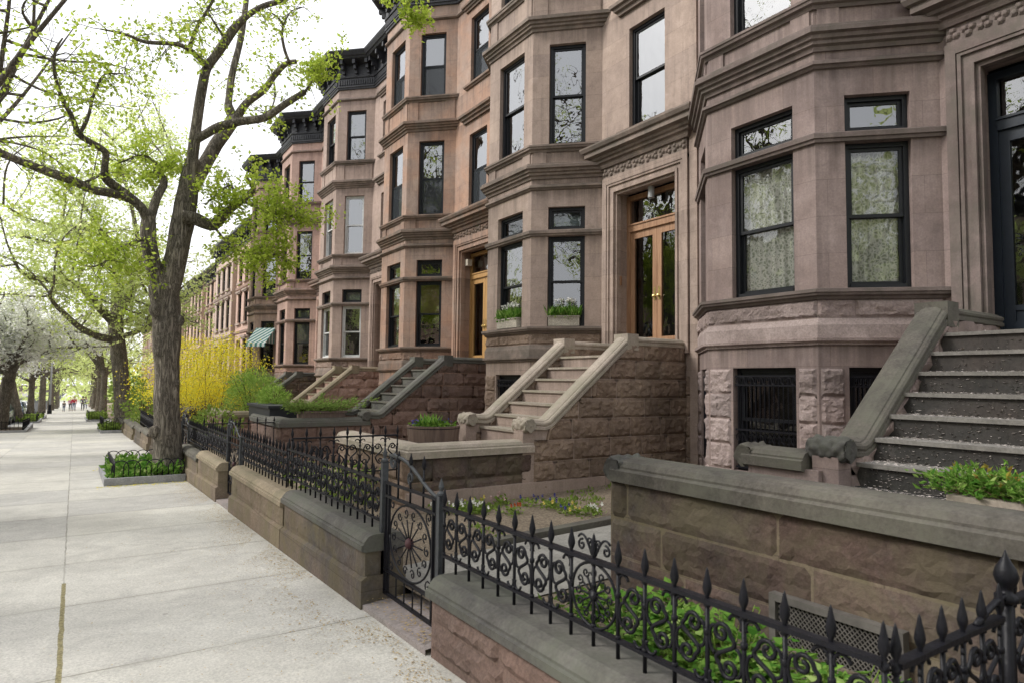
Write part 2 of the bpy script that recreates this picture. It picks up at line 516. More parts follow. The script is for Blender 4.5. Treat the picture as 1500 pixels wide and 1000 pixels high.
# ------------------------------------------------------------------ mesh helpers
class MB:
    def __init__(self):
        self.v, self.f = [], []

    def vert(self, p):
        self.v.append((p[0], p[1], p[2]))
        return len(self.v) - 1

    def poly(self, pts):
        b = len(self.v)
        self.v.extend((p[0], p[1], p[2]) for p in pts)
        self.f.append(tuple(range(b, b + len(pts))))

    def box(self, x0, x1, y0, y1, z0, z1):
        self.obox((x0, y0, z0), (1, 0, 0), (0, 1, 0), 0, x1 - x0, 0, y1 - y0, 0, z1 - z0)

    def obox(self, o, U, N, u0, u1, n0, n1, z0, z1, taper=0.0):
        o, U, N = Vector(o), Vector(U), Vector(N)
        Z = Vector((0, 0, 1))
        b = len(self.v)
        for z in (z0, z1):
            k = taper if z == z1 else 0
            for u, n in ((u0 + k, n0 + k), (u1 - k, n0 + k), (u1 - k, n1 - k), (u0 + k, n1 - k)):
                self.vert(o + U * u + N * n + Z * z)
        for q in ((0, 3, 2, 1), (4, 5, 6, 7), (0, 1, 5, 4), (1, 2, 6, 5), (2, 3, 7, 6), (3, 0, 4, 7)):
            self.f.append(tuple(b + i for i in q))

    def tube(self, pts, rad, seg=8, caps=True, jit=0.0, flat=1.0):
        pts = [Vector(p) for p in pts]
        n = len(pts)
        if isinstance(rad, (int, float)):
            rad = [rad] * n
        t0 = (pts[1] - pts[0]).normalized()
        a = t0.orthogonal().normalized()
        rings = []
        for i, p in enumerate(pts):
            t = (pts[min(i + 1, n - 1)] - pts[max(i - 1, 0)])
            if t.length < 1e-9:
                t = t0
            t.normalize()
            a = a - t * a.dot(t)
            if a.length < 1e-6:
                a = t.orthogonal()
            a.normalize()
            b = t.cross(a)
            ring = []
            for k in range(seg):
                ang = 2 * PI * k / seg
                r = rad[i]
                if jit:
                    r *= 1 + jit * noise.noise((p * 2.3) + Vector((math.cos(ang), math.sin(ang), 0)) * 1.3)
                ring.append(self.vert(p + (a * math.cos(ang) * flat + b * math.sin(ang)) * r))
            rings.append(ring)
        for i in range(n - 1):
            for k in range(seg):
                k2 = (k + 1) % seg
                self.f.append((rings[i][k], rings[i][k2], rings[i + 1][k2], rings[i + 1][k]))
        if caps:
            self.f.append(tuple(reversed(rings[0])))
            self.f.append(tuple(rings[-1]))

    def lathe(self, prof, c=(0, 0, 0), seg=12, axis='z', jit=0.0):
        """prof: (radius, height) pairs"""
        c = Vector(c)
        rings = []
        for r, h in prof:
            ring = []
            for k in range(seg):
                a = 2 * PI * k / seg
                rr = r * (1 + jit * noise.noise(Vector((math.cos(a) * 3, math.sin(a) * 3, h * 14))))
                x, y = rr * math.cos(a), rr * math.sin(a)
                p = Vector((x, y, h)) if axis == 'z' else (Vector((x, h, y)) if axis == 'y' else Vector((h, x, y)))
                ring.append(self.vert(c + p))
            rings.append(ring)
        for i in range(len(rings) - 1):
            for k in range(seg):
                k2 = (k + 1) % seg
                self.f.append((rings[i][k], rings[i][k2], rings[i + 1][k2], rings[i + 1][k]))
        self.f.append(tuple(reversed(rings[0])))
        self.f.append(tuple(rings[-1]))

    def sweep(self, prof, path, caps=True):
        """prof: (outward, z) pairs; path: (x, y) points, outward is to the left of the path"""
        P = [Vector(p) for p in path]
        nr = []
        for i in range(len(P) - 1):
            d = (P[i + 1] - P[i]).normalized()
            nr.append(Vector((-d.y, d.x)))
        rings = []
        for i, p in enumerate(P):
            if i == 0:
                m = nr[0]
            elif i == len(P) - 1:
                m = nr[-1]
            else:
                m = (nr[i - 1] + nr[i]) / max(.2, 1 + nr[i - 1].dot(nr[i]))
            rings.append([self.vert((p.x + m.x * o, p.y + m.y * o, z)) for o, z in prof])
        for i in range(len(rings) - 1):
            for k in range(len(prof) - 1):
                self.f.append((rings[i][k], rings[i + 1][k], rings[i + 1][k + 1], rings[i][k + 1]))
        if caps:
            self.f.append(tuple(rings[0]))
            self.f.append(tuple(reversed(rings[-1])))

    def rail(self, path, prof):
        """sweep a closed profile of (y, up) pairs along a path of (x, z) points at y = 0 ... path: (x, y, z)"""
        P = [Vector(p) for p in path]
        rings = []
        for i, p in enumerate(P):
            ts = []
            if i > 0:
                ts.append((P[i] - P[i - 1]).normalized())
            if i < len(P) - 1:
                ts.append((P[i + 1] - P[i]).normalized())
            ups = [Vector((-t.z, 0, t.x)) if abs(t.y) < .5 else Vector((0, -t.z, abs(t.y))) for t in ts]
            side = Vector((0, 1, 0)) if abs(ts[0].y) < .5 else Vector((1, 0, 0))
            m = ups[0] if len(ups) == 1 else (ups[0] + ups[1]) / (1 + ups[0].dot(ups[1]))
            rings.append([self.vert(p + side * s + m * u) for s, u in prof])
        k_ = len(prof)
        for i in range(len(rings) - 1):
            for k in range(k_):
                self.f.append((rings[i][k], rings[i][(k + 1) % k_], rings[i + 1][(k + 1) % k_], rings[i + 1][k]))
        self.f.append(tuple(rings[0]))
        self.f.append(tuple(reversed(rings[-1])))

    def wall(self, P0, P1, z0, z1, holes=(), rev=.16):
        P0, P1 = Vector((*P0, 0)), Vector((*P1, 0))
        L = (P1 - P0).length
        U = (P1 - P0) / L
        N = Vector((-U.y, U.x, 0))
        Z = Vector((0, 0, 1))
        us = sorted({0.0, L} | {u for h in holes for u in h[:2]})
        zs = sorted({z0, z1} | {z for h in holes for z in h[2:]})
        pt = lambda u, z, n=0: P0 + U * u + N * n + Z * z
        for a, b in zip(us, us[1:]):
            for c, d in zip(zs, zs[1:]):
                mu, mz = (a + b) / 2, (c + d) / 2
                if any(h[0] < mu < h[1] and h[2] < mz < h[3] for h in holes):
                    continue
                self.poly([pt(a, c), pt(b, c), pt(b, d), pt(a, d)])
        for a, b, c, d in holes:
            self.poly([pt(a, c), pt(a, d), pt(a, d, -rev), pt(a, c, -rev)])
            self.poly([pt(b, c), pt(b, c, -rev), pt(b, d, -rev), pt(b, d)])
            self.poly([pt(a, d), pt(b, d), pt(b, d, -rev), pt(a, d, -rev)])
            self.poly([pt(a, c), pt(a, c, -rev), pt(b, c, -rev), pt(b, c)])

    def rocks(self, o, U, W, courses, blen=.55, depth=.05, res=.07, top=None, seed=0, gap=.006, bulge=.6, foot=None):
        """rock-faced ashlar on the plane o + U*u + z, u in 0..W; courses: list of z edges; top(u): upper limit"""
        rg = random.Random(seed)
        o, U = Vector(o), Vector(U).normalized()
        N = Vector((-U.y, U.x, 0))
        for ci, (z0, z1) in enumerate(zip(courses, courses[1:])):
            us = [0.0]
            u = -rg.random() * blen * .6
            while True:
                u += blen * rg.uniform(.7, 1.45)
                if u > W - .14:
                    break
                if u > .14:
                    us.append(u)
            us.append(W)
            for a, b in zip(us, us[1:]):
                if top and max(top(a), top(b)) <= z0 + .01:
                    continue
                if foot and min(foot(a), foot(b)) >= z1 - .01:
                    continue
                a2, b2, c, d = a + gap, b - gap, z0 + gap, z1 - gap
                nx, nz = max(2, round((b2 - a2) / res)), max(2, round((d - c) / res))
                off = Vector((rg.uniform(0, 50), rg.uniform(0, 50), rg.uniform(0, 50)))
                tilt = rg.uniform(-.25, .25)
                idx = {}
                for i in range(nx + 1):
                    for k in range(nz + 1):
                        uu, zz = a2 + (b2 - a2) * i / nx, c + (d - c) * k / nz
                        e = min(i, nx - i, k, nz - k)
                        h = 0 if e == 0 else depth
                        if e:
                            q = Vector((uu * 3.2, zz * 4.4, 0)) + off
                            h *= (1 - bulge * .5) + bulge * noise.noise(q) + .55 * noise.noise(q * 2.9) + .35 * noise.noise(q * 7.3) + tilt * (zz - c) / (d - c)
                            h = max(.15 * depth, h)
                            uu += rg.uniform(-.3, .3) * (b2 - a2) / nx
                            zz += rg.uniform(-.3, .3) * (d - c) / nz
                        if top:
                            zz = min(zz, top(uu))
                        if foot:
                            zz = max(zz, foot(uu))
                        p = o + U * uu + N * h
                        idx[i, k] = self.vert((p.x, p.y, zz))
                for i in range(nx):
                    for k in range(nz):
                        q = (idx[i, k], idx[i + 1, k], idx[i + 1, k + 1], idx[i, k + 1])
                        if rg.random() < .5:
                            self.f.append((q[0], q[1], q[2]))
                            self.f.append((q[0], q[2], q[3]))
                        else:
                            self.f.append((q[0], q[1], q[3]))
                            self.f.append((q[1], q[2], q[3]))

    def build(self, name, mat, parent=None, smooth=False, label=None):
        me = bpy.data.meshes.new(name)
        w = wloc(parent)
        vs = self.v if w.length == 0 else [(a - w.x, b - w.y, c - w.z) for a, b, c in self.v]
        me.from_pydata(vs, [], self.f)
        if smooth:
            me.polygons.foreach_set('use_smooth', [True] * len(me.polygons))
        me.materials.append(MAT[mat] if mat in MAT else BS[mat])
        me.update()
        o = bpy.data.objects.new(name, me)
        COL.objects.link(o)
        o.parent = parent
        if label:
            o['label'] = label
        return o


def wloc(o):
    w = Vector((0, 0, 0))
    while o is not None:
        w += o.location
        o = o.parent
    return w


def tag(o, label, cat, group=None, kind=None):
    if label:
        o['label'] = label
    if cat:
        o['category'] = cat
    if group:
        o['group'] = group
    if kind:
        o['kind'] = kind
    return o


def thing(name, label, cat, loc, group=None):
    o = bpy.data.objects.new(name, None)
    COL.objects.link(o)
    o.location = loc
    return tag(o, label, cat, group)


def share(src, name, parent, off=(0, 0, 0), rz=0.0, scale=None):
    """another part that uses the mesh of src"""
    o = bpy.data.objects.new(name, src.data)
    COL.objects.link(o)
    o.parent = parent
    o.location = off
    o.rotation_euler = (0, 0, rz)
    if scale:
        o.scale = scale
    return o


def copy_tree(o, parent=None):
    c = o.copy()
    COL.objects.link(c)
    c.parent = parent
    for ch in list(o.children):
        copy_tree(ch, c)
    return c


def structure(name, mb, mat):
    o = mb.build(name, mat)
    o['kind'] = 'structure'
    return o


def leaf(mb, p, size, rg, flat=.0, aspect=.55, direction=None):
    d = direction if direction is not None else Vector((rg.gauss(0, 1), rg.gauss(0, 1), rg.gauss(0, 1) * (1 - flat)))
    if d.length < 1e-4:
        d = Vector((1, 0, 0))
    d = d.normalized()
    s = d.cross(Vector((rg.gauss(0, 1), rg.gauss(0, 1), rg.gauss(0, 1) + flat * 3)))
    if s.length < 1e-4:
        s = d.orthogonal()
    s.normalize()
    n = d.cross(s)
    p = Vector(p)
    w = size * aspect * .5
    q = p + d * size * .45
    mb.poly([p, q + s * w + n * size * .12, p + d * size, q - s * w + n * size * .12])


# ================================================================== SETTING
def strip(name, mat, x0, x1, zf, ys, nx=1):
    mb = MB()
    xs = [x0 + (x1 - x0) * i / nx for i in range(nx + 1)]
    for a, b in zip(ys, ys[1:]):
        for c, d in zip(xs, xs[1:]):
            mb.poly([(c, a, zf(c, a)), (d, a, zf(d, a)), (d, b, zf(d, b)), (c, b, zf(c, b))])
    return structure(name, mb, mat)


def hz(y):                                  # the street levels off in the far distance
    return gz(y) if y < 150 else gz(150) - .008 * (y - 150)


YS = [-40, 0, 20, 40, 70, 100, 150, 220, 400]
strip('ground', 'bedsoil', -900, 900, lambda x, y: hz(y) - .5, [-300, 0, 150, 400, 1500])
strip('pavement', 'pavement', -2.95, 2.5, lambda x, y: hz(y), YS)
strip('road', 'asphalt', -12.4, -3.1, lambda x, y: hz(y) - .13, YS)
strip('far_pavement', 'path', -17, -12.6, lambda x, y: hz(y), YS)
mb = MB()
for a, b in zip(YS, YS[1:]):
    for x0, x1 in ((-3.1, -2.95), (-12.6, -12.4)):
        z0, z1 = hz(a) + .004, hz(b) + .004
        mb.poly([(x0, a, z0), (x1, a, z0), (x1, b, z1), (x0, b, z1)])
        mb.poly([(x0, a, z0 - .2), (x0, a, z0), (x0, b, z1), (x0, b, z1 - .2)])
        mb.poly([(x1, a, z0 - .2), (x1, b, z1 - .2), (x1, b, z1), (x1, a, z0)])
structure('kerb', mb, 'kerb')


def yard_z(x, y):
    return gz(y) + .13 + .034 * (x - 2.2)


strip('front_yard', 'soil', 2.2, 9.4, yard_z, [-12, -4, 2, 8, 14, 20, 26, 32, 38, 60, 90, 130, 180])
strip('far_front_yard', 'soil', -26, -17, lambda x, y: hz(y) + .02, YS)
strip('garden_path', 'path', 2.22, 8.3, lambda x, y: yard_z(x, y) + .012, [3.86, 4.6, 5.25])

# ================================================================== HOUSES
FACE_PROF = dict(
    mold=[(0, 2.10), (.03, 2.10), (.035, 2.13), (.075, 2.145), (.08, 2.18), (0, 2.19)],
    bevel=[(0, 2.185), (.035, 2.185), (.035, 2.34), (.0, 2.42)],
    sill1=[(0, 2.65), (.03, 2.65), (.045, 2.68), (.085, 2.695), (.095, 2.72), (.11, 2.73), (.11, 2.77), (0, 2.79)],
    band=[(0, 4.60), (.035, 4.60), (.045, 4.635), (.065, 4.645), (.07, 4.70), (.04, 4.72), (0, 4.725)],
    string1=[(0, 5.53), (.03, 5.54), (.05, 5.57), (.075, 5.58), (.075, 5.62), (.03, 5.645), (0, 5.65)],
    corn1=[(0, 5.76), (.03, 5.76), (.045, 5.81), (.085, 5.83), (.09, 5.87), (.125, 5.885), (.135, 5.93), (.18, 5.945), (.185, 6.0),
           (.15, 6.02), (.15, 6.045), (0, 6.07)],
    sill2=[(0, 6.31), (.03, 6.31), (.045, 6.35), (.085, 6.365), (.095, 6.40), (.11, 6.41), (.11, 6.445), (0, 6.46)],
    corn2=[(0, 8.84), (.03, 8.84), (.045, 8.89), (.085, 8.91), (.09, 8.95), (.125, 8.965), (.135, 9.01), (.18, 9.025), (.185, 9.09),
           (.15, 9.11), (0, 9.13)],
    sill3=[(0, 9.68), (.03, 9.68), (.045, 9.72), (.085, 9.735), (.095, 9.78), (.11, 9.79), (.11, 9.83), (0, 9.845)],
    string3=[(0, 12.04), (.04, 12.05), (.07, 12.08), (.07, 12.12), (.03, 12.16), (0, 12.17)],
)
BLACK_PROF = [(0, 12.46), (.05, 12.46), (.06, 12.52), (.09, 12.53), (.09, 12.56), (.05, 12.57), (.05, 12.86), (.09, 12.87), (.10, 12.93),
              (.06, 12.94), (.06, 13.34), (.42, 13.42), (.46, 13.48), (.50, 13.50), (.56, 13.60), (.58, 13.64), (.58, 13.67), (0, 13.75)]


def shift(prof, dz):
    return [(o, z + dz) for o, z in prof]


def sash_window(root, o, U, u0, u1, z0, z1, dz, frame='frame', glass='glass_up', inner=None, two=True, depth=.14, screen=False, part='window'):
    """o: (x, y) of the wall's start, U: direction along the wall; everything sits in the reveal"""
    U = Vector((U[0], U[1], 0)).normalized()
    N = Vector((-U.y, U.x, 0))
    o = Vector((o[0], o[1], 0))
    a, b, c, d = u0 + .003, u1 - .003, z0 + dz + .003, z1 + dz - .003
    t = .055
    fr = MB()
    n0, n1 = -depth - .06, -depth + .055
    fr.obox(o, U, N, a, a + t, n0, n1, c, d)
    fr.obox(o, U, N, b - t, b, n0, n1, c, d)
    fr.obox(o, U, N, a + t, b - t, n0, n1, d - t, d)
    fr.obox(o, U, N, a + t, b - t, n0, n1 + .02, c, c + t * .9)
    w = fr.build(part, frame, root)
    ia, ib, ic, idd = a + t, b - t, c + t * .9, d - t
    mid = (ic + idd) / 2
    sm = MB()
    s = .042

    def bars(x0, x1, y0, y1, n):
        sm.obox(o, U, N, x0, x0 + s, n - .018, n + .018, y0, y1)
        sm.obox(o, U, N, x1 - s, x1, n - .018, n + .018, y0, y1)
        sm.obox(o, U, N, x0 + s, x1 - s, n - .018, n + .018, y0, y0 + s)
        sm.obox(o, U, N, x0 + s, x1 - s, n - .018, n + .018, y1 - s, y1)
    gl = MB()

    def pane(x0, x1, y0, y1, n):
        p = lambda u, z: o + U * u + N * n + Vector((0, 0, z))
        gl.poly([p(x0, y0), p(x0, y1), p(x1, y1), p(x1, y0)])
    if two:
        bars(ia, ib, mid - .02, idd, -depth + .012)
        bars(ia, ib, ic, mid + .02, -depth - .03)
        pane(ia + s, ib - s, mid, idd - s, -depth + .012)
        pane(ia + s, ib - s, ic + s, mid, -depth - .03)
    else:
        bars(ia, ib, ic, idd, -depth)
        pane(ia + s, ib - s, ic + s, idd - s, -depth)
    sm.build('sash', frame, w)
    gl.build('pane', glass, w)
    if screen:
        q = MB()
        p = lambda u, z: o + U * u + N * (-depth + .03) + Vector((0, 0, z))
        q.poly([p(ia, ic), p(ib, ic), p(ib, mid), p(ia, mid)])
        q.build('insect_screen', 'screen', w)
    if inner:
        kind, mat, f0, f1 = inner
        q = MB()
        nseg = 28
        zz0, zz1 = c + (d - c) * f0, c + (d - c) * f1
        prev = None
        for i in range(nseg + 1):
            u = a + (b - a) * i / nseg
            nn = -depth - (.075 if mat == 'lace' else .14) + (.016 * math.sin(i * 1.7) if kind == 'curtain' else 0)
            p0 = o + U * u + N * nn + Vector((0, 0, zz0))
            p1 = o + U * u + N * nn + Vector((0, 0, zz1))
            if prev:
                q.poly([prev[0], p0, p1, prev[1]])
            prev = (p0, p1)
        q.build(kind, mat, w)
    return w


def entrance(root, k, ya, yb, zb, zt, dz, wood, glass='glass_dim', plain_leaf=False):
    """double doors with long panes under a transom, set back in the opening"""
    X = F + .36
    o, U, N = Vector((X, 0, 0)), Vector((0, 1, 0)), Vector((-1, 0, 0))
    zb, zt = zb + dz, zt + dz
    bar = zt - .62
    fr = MB()
    fr.obox(o, U, N, ya, ya + .09, -.06, .05, zb, zt)
    fr.obox(o, U, N, yb - .09, yb, -.06, .05, zb, zt)
    fr.obox(o, U, N, ya + .09, yb - .09, -.06, .05, zt - .09, zt)
    fr.obox(o, U, N, ya + .09, yb - .09, -.06, .07, bar - .09, bar + .03)
    fr.obox(o, U, N, ya + .09, yb - .09, -.04, .09, bar + .03, bar + .06)
    d = fr.build('entrance_door', wood, root)
    m = (ya + yb) / 2
    q = MB()
    q.poly([(X - .005, ya + .09, bar + .06), (X - .005, ya + .09, zt - .09), (X - .005, yb - .09, zt - .09), (X - .005, yb - .09, bar + .06)])
    q.build('transom_pane', 'glass', d)
    for s, (y0, y1) in enumerate(((ya + .09, m - .004), (m + .004, yb - .09))):
        lf = MB()
        st = .105
        lf.obox(o, U, N, y0, y0 + st, -.03, .03, zb, bar - .09)
        lf.obox(o, U, N, y1 - st, y1, -.03, .03, zb, bar - .09)
        lf.obox(o, U, N, y0 + st, y1 - st, -.03, .03, bar - .09 - .14, bar - .09)
        lo = zb + (.30 if not plain_leaf else .85)
        lf.obox(o, U, N, y0 + st, y1 - st, -.03, .03, zb, zb + .12)
        lf.obox(o, U, N, y0 + st, y1 - st, -.015, .012, zb + .12, lo - .06)
        lf.obox(o, U, N, y0 + st, y1 - st, -.03, .035, lo - .06, lo)
        # carved panel moulding
        for i in range(3):
            c = (y0 + y1) / 2 + (i - 1) * .13
            lf.lathe([(.0, -.012), (.045, -.01), (.03, .012), (.0, .02)], (X - .02, c, zb + .18), 8, 'x', .3)
        l = lf.build('door_leaf', wood, d)
        g = MB()
        g.poly([(X - .004, y0 + st, lo), (X - .004, y0 + st, bar - .23), (X - .004, y1 - st, bar - .23), (X - .004, y1 - st, lo)])
        g.build('door_pane', glass, d)
    hd = MB()
    for s in (-1, 1):
        hd.obox(o, U, N, m + s * .055 - .022, m + s * .055 + .022, .03, .036, zb + .98, zb + 1.22)
        hd.lathe([(.0, -.065), (.03, -.055), (.028, -.035), (.012, -.03), (.012, 0), (0, 0)], (X - .03, m + s * .055, zb + 1.05), 10, 'x')
    hd.build('handle', 'brass', d)
    return d


def bay_house(k, dz, label, wood, frames, has_w3=True):
    """k: 0 is the house nearest the camera"""
    y0 = 4.47 + PER * k
    W, T, R = 'wall%d' % k, 'trim%d' % k, 'rock%d' % k
    root = thing('brownstone_house', label, 'house', (F, y0, gz(y0)))
    A, B, C_, D_, E_ = (F, y0 - 3.41), (F, y0 - 1.0), (XB, y0), (XB, y0 + 1.65), (F, y0 + 2.65)
    s2 = math.sqrt(2)
    top = 12.5 + dz
    low = -.6 + dz
    fl = []

    def wh(u0, u1, base=True):
        h = [(u0, u1, 2.79 + dz, 4.60 + dz), (u0, u1, 4.725 + dz, 5.19 + dz), (u0, u1, 6.46 + dz, 8.56 + dz), (u0, u1, 9.845 + dz, 11.68 + dz)]
        if base:
            h.append((u0, u1, .45 + dz, 1.83 + dz))
        return h
    mb = MB()
    mb.wall(B, C_, low, top, wh(.33, 1.07))
    mb.wall(C_, D_, low, top, wh(.30, 1.24))
    mb.wall(D_, E_, low, top, wh(.34, 1.08))
    # the door zone: opening with a deep reveal, windows above
    ya, yb = y0 - 2.93, y0 - 1.38                # opening
    wa, wb = y0 - 2.66, y0 - 1.76                # windows over the door
    holes = [(ya - A[1], yb - A[1], 2.16 + dz, 5.35 + dz)]
    mb.wall(A, B, low, 5.9 + dz, holes, .36)
    mb.wall(A, B, 5.9 + dz, top, [(wa - A[1], wb - A[1], 6.48 + dz, 8.44 + dz), (wa - A[1], wb - A[1], 9.845 + dz, 11.68 + dz)])
    # narrow pilaster at the party line
    mb.box(F - .035, F + .01, A[1] + .01, A[1] + .17, low, top)
    mb.build('wall', W, root)
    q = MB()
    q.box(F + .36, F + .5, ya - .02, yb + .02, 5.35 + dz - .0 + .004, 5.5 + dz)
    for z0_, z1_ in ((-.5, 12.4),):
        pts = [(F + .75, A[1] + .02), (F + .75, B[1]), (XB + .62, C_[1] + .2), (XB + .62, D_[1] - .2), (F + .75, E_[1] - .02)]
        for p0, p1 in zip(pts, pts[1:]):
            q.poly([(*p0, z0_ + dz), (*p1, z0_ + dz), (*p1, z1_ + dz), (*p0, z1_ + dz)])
    q.build('dark_room_sheet', 'dark', root)  # dark sheet just inside the front, painting the shade of the rooms
    # roof slab and the rest of the body behind
    q = MB()
    z = 13.72 + dz
    q.poly([(*p, z) for p in (A, B, C_, D_, E_)] + [(F + 13, E_[1], z), (F + 13, A[1], z)])
    q.poly([(F + 13, A[1], low), (F + 13, E_[1], low), (F + 13, E_[1], z), (F + 13, A[1], z)])
    for yy in (A[1] + .004, E_[1] - .004):
        q.poly([(F + .004, yy, low), (F + 13, yy, low), (F + 13, yy, z), (F + .004, yy, z)])
    q.build('roof', 'roof', root)
    # mouldings round the bay
    bay = [(F + .2, y0 - 1.2), C_, D_, (F + .2, y0 + 2.85)]
    for nm, key in (('window_sill_course', 'sill1'), ('window_sill_course', 'sill2'), ('window_sill_course', 'sill3'),
                    ('string_course', 'mold'), ('string_course', 'band'), ('string_course', 'string1'), ('string_course', 'string3'),
                    ('bay_cornice', 'corn1'), ('bay_cornice', 'corn2')):
        m = MB()
        m.sweep(shift(FACE_PROF[key], dz), bay)
        if key == 'mold':
            m.sweep(shift(FACE_PROF['bevel'], dz), bay)
        if key == 'string3':
            m.sweep(shift(FACE_PROF[key], dz), [A, (F, y0 - .93)])
        m.build(nm, 'rock0' if k == 0 and key == 'mold' else T, root)
    # raised strips framing the panels between the storeys
    for p0, p1 in ((B, C_), (C_, D_), (D_, E_)):
        P0, P1 = Vector((*p0, 0)), Vector((*p1, 0))
        L = (P1 - P0).length
        U = (P1 - P0) / L
        N = Vector((-U.y, U.x, 0))
        for za, zb in ((6.07, 6.31), (9.13, 9.68)):
            for ua, ub in ((.04, .30), (L - .30, L - .04)):
                m = MB()
                m.obox(P0, U, N, ua, ub, -.01, .024, za + dz, zb + dz)
                m.build('panel_strip', W, root)
    # rock-faced band under the sill and rock-faced piers of the basement
    m = MB()
    for i, (p0, p1) in enumerate(((B, C_), (C_, D_), (D_, E_))):
        P0, P1 = Vector((*p0, 0)), Vector((*p1, 0))
        L = (P1 - P0).length
        m.rocks(P0 + Vector((0, 0, 0)), (P1 - P0), L, [2.43 + dz, 2.645 + dz], 1.3, .035, .03, seed=k * 10 + i, gap=.004)
    m.build('rock_band', R, root)
    m = MB()
    cs = [z_ + dz for z_ in (.12, .46, .80, 1.14, 1.48, 1.82)]
    for i, (p0, p1) in enumerate(((B, C_), (C_, D_), (D_, E_))):
        P0, P1 = Vector((*p0, 0)), Vector((*p1, 0))
        L = (P1 - P0).length
        U = (P1 - P0) / L
        for ua, ub in ((.02, .28), (L - .30, L - .02)) if i != 1 else ((.02, .27), (L - .38, L - .02)):
            m = MB()
            m.rocks(P0 + U * ua, U, ub - ua, cs, 9, .04, .032, seed=k * 31 + i * 3 + int(ua * 10))
            m.build('basement_pier', R, root)
    m = MB()
    m.rocks((F, A[1] + .2, 0), (0, 1, 0), .26, cs, 9, .04, .04, seed=k)
    m.build('basement_pier', R, root)
    # windows
    fk = frames
    for (p0, p1), (u0, u1) in (((B, C_), (.33, 1.07)), ((C_, D_), (.30, 1.24)), ((D_, E_), (.34, 1.08))):
        U = (p1[0] - p0[0], p1[1] - p0[1])
        front = p0 is C_
        sash_window(root, p0, U, u0, u1, 2.79, 4.60, dz, fk['p'], fk.get('pg', 'glass'), fk.get('pin') if p0 is not D_ else None)
        sash_window(root, p0, U, u0, u1, 4.725, 5.19, dz, 'frame', fk.get('tg', 'glass'), ('leaded_light', 'stained', .0, 1.0) if fk.get('leaded') else None,
                    two=False, part='transom_window')
        sash_window(root, p0, U, u0, u1, 6.46, 8.56, dz, fk.get('u', 'frame'), 'glass_up', fk.get('uin'), screen=fk.get('screen', False))
        sash_window(root, p0, U, u0, u1, 9.845, 11.68, dz, fk.get('u3', 'frame'), 'glass_up', None, screen=fk.get('screen', False))
        w = sash_window(root, p0, U, u0, u1, .45, 1.83, dz, 'frame', 'glass_dim', None, two=True, depth=.15, part='basement_window')
        g = MB()
        Un = Vector((U[0], U[1], 0)).normalized()
        Nn = Vector((-Un.y, Un.x, 0))
        oo = Vector((*p0, 0))
        nb = 13 if k < 2 else 8
        for i in range(nb):
            u = u0 + .06 + (u1 - u0 - .12) * i / (nb - 1)
            g.tube([oo + Un * u + Nn * -.03 + Vector((0, 0, .5 + dz)), oo + Un * u + Nn * -.03 + Vector((0, 0, 1.72 + dz))], .008, 5)
            if k < 2:
                for zc in (.9, 1.66):
                    g.tube([oo + Un * (u + .032 * math.cos(t_) * (1 if i % 2 else -1)) + Nn * -.03 + Vector((0, 0, zc + dz + .045 * math.sin(t_)))
                            for t_ in [j * .55 for j in range(11)]], .006, 4)
        for z_ in (.5, 1.0, 1.6, 1.72):
            g.obox(oo, Un, Nn, u0 + .02, u1 - .02, -.045, -.02, z_ + dz - .012, z_ + dz + .012)
        g.build('grille', 'iron', w)
    for z0_, z1_, gg in ((6.48, 8.44, 'glass_up'), (9.845, 11.68, 'glass_up')):
        sash_window(root, A, (0, 1), wa - A[1], wb - A[1], z0_, z1_, dz, fk.get('u', 'frame'), gg, None, screen=fk.get('screen', False))
    # sills and hoods of the windows over the door
    m = MB()
    hood = lambda prof, d_, y_a, y_b: m.sweep(shift(prof, d_), [(F + .1, y_a), (F - .012, y_a), (F - .012, y_b), (F + .1, y_b)])
    slim = [(0, 0), (.03, 0), (.045, .035), (.08, .05), (.085, .1), (0, .12)]
    hood(slim, 6.36 + dz, wa - .17, wb + .17)
    m.build('window_sill', T, root)
    m = MB()
    hood(slim, 9.72 + dz, wa - .17, wb + .17)
    m.build('window_sill', T, root)
    m = MB()
    hprof = [(0, 0), (.05, 0), (.06, .06), (.11, .08), (.12, .13), (.17, .15), (.18, .21), (0, .25)]
    hood(hprof, 8.78 + dz, wa - .2, wb + .2)
    m.build('window_hood', T, root)
    m = MB()
    hood([(a_ * .8, b_ * .8) for a_, b_ in hprof], 11.9 + dz, wa - .18, wb + .18)
    m.build('window_hood', T, root)
    # moulded door surround
    m = MB()
    yA, yB = ya - .17, yb + .17
    for (d0, d1, n) in ((0, .05, .05), (.05, .13, .025), (.13, .17, .055)):
        m.obox((F, 0, 0), (0, 1, 0), (-1, 0, 0), ya - d1, ya - d0, -.02, n, 2.2 + dz, 5.35 + d0 + dz)
        m.obox((F, 0, 0), (0, 1, 0), (-1, 0, 0), yb + d0, yb + d1, -.02, n, 2.2 + dz, 5.35 + d0 + dz)
        m.obox((F, 0, 0), (0, 1, 0), (-1, 0, 0), ya - d1, yb + d1, -.02, n, 5.35 + d0 + dz, 5.35 + d1 + dz)
    m.box(F + .002, F + .12, ya + .003, ya + .045, 2.2 + dz, 5.30 + dz)
    m.box(F + .002, F + .12, yb - .045, yb - .003, 2.2 + dz, 5.30 + dz)
    m.box(F + .002, F + .12, ya + .003, yb - .003, 5.30 + dz, 5.347 + dz)
    # pilasters outside the architrave
    for c in (ya - .29, yb + .18):
        m.obox((F, 0, 0), (0, 1, 0), (-1, 0, 0), c, c + .11, -.02, .07, 2.2 + dz, 5.58 + dz)
    m.obox((F, 0, 0), (0, 1, 0), (-1, 0, 0), ya - .29, yb + .29, -.02, .068, 5.523 + dz, 5.66 + dz)
    m.build('door_surround', T if k == 0 else W, root)
    m = MB()
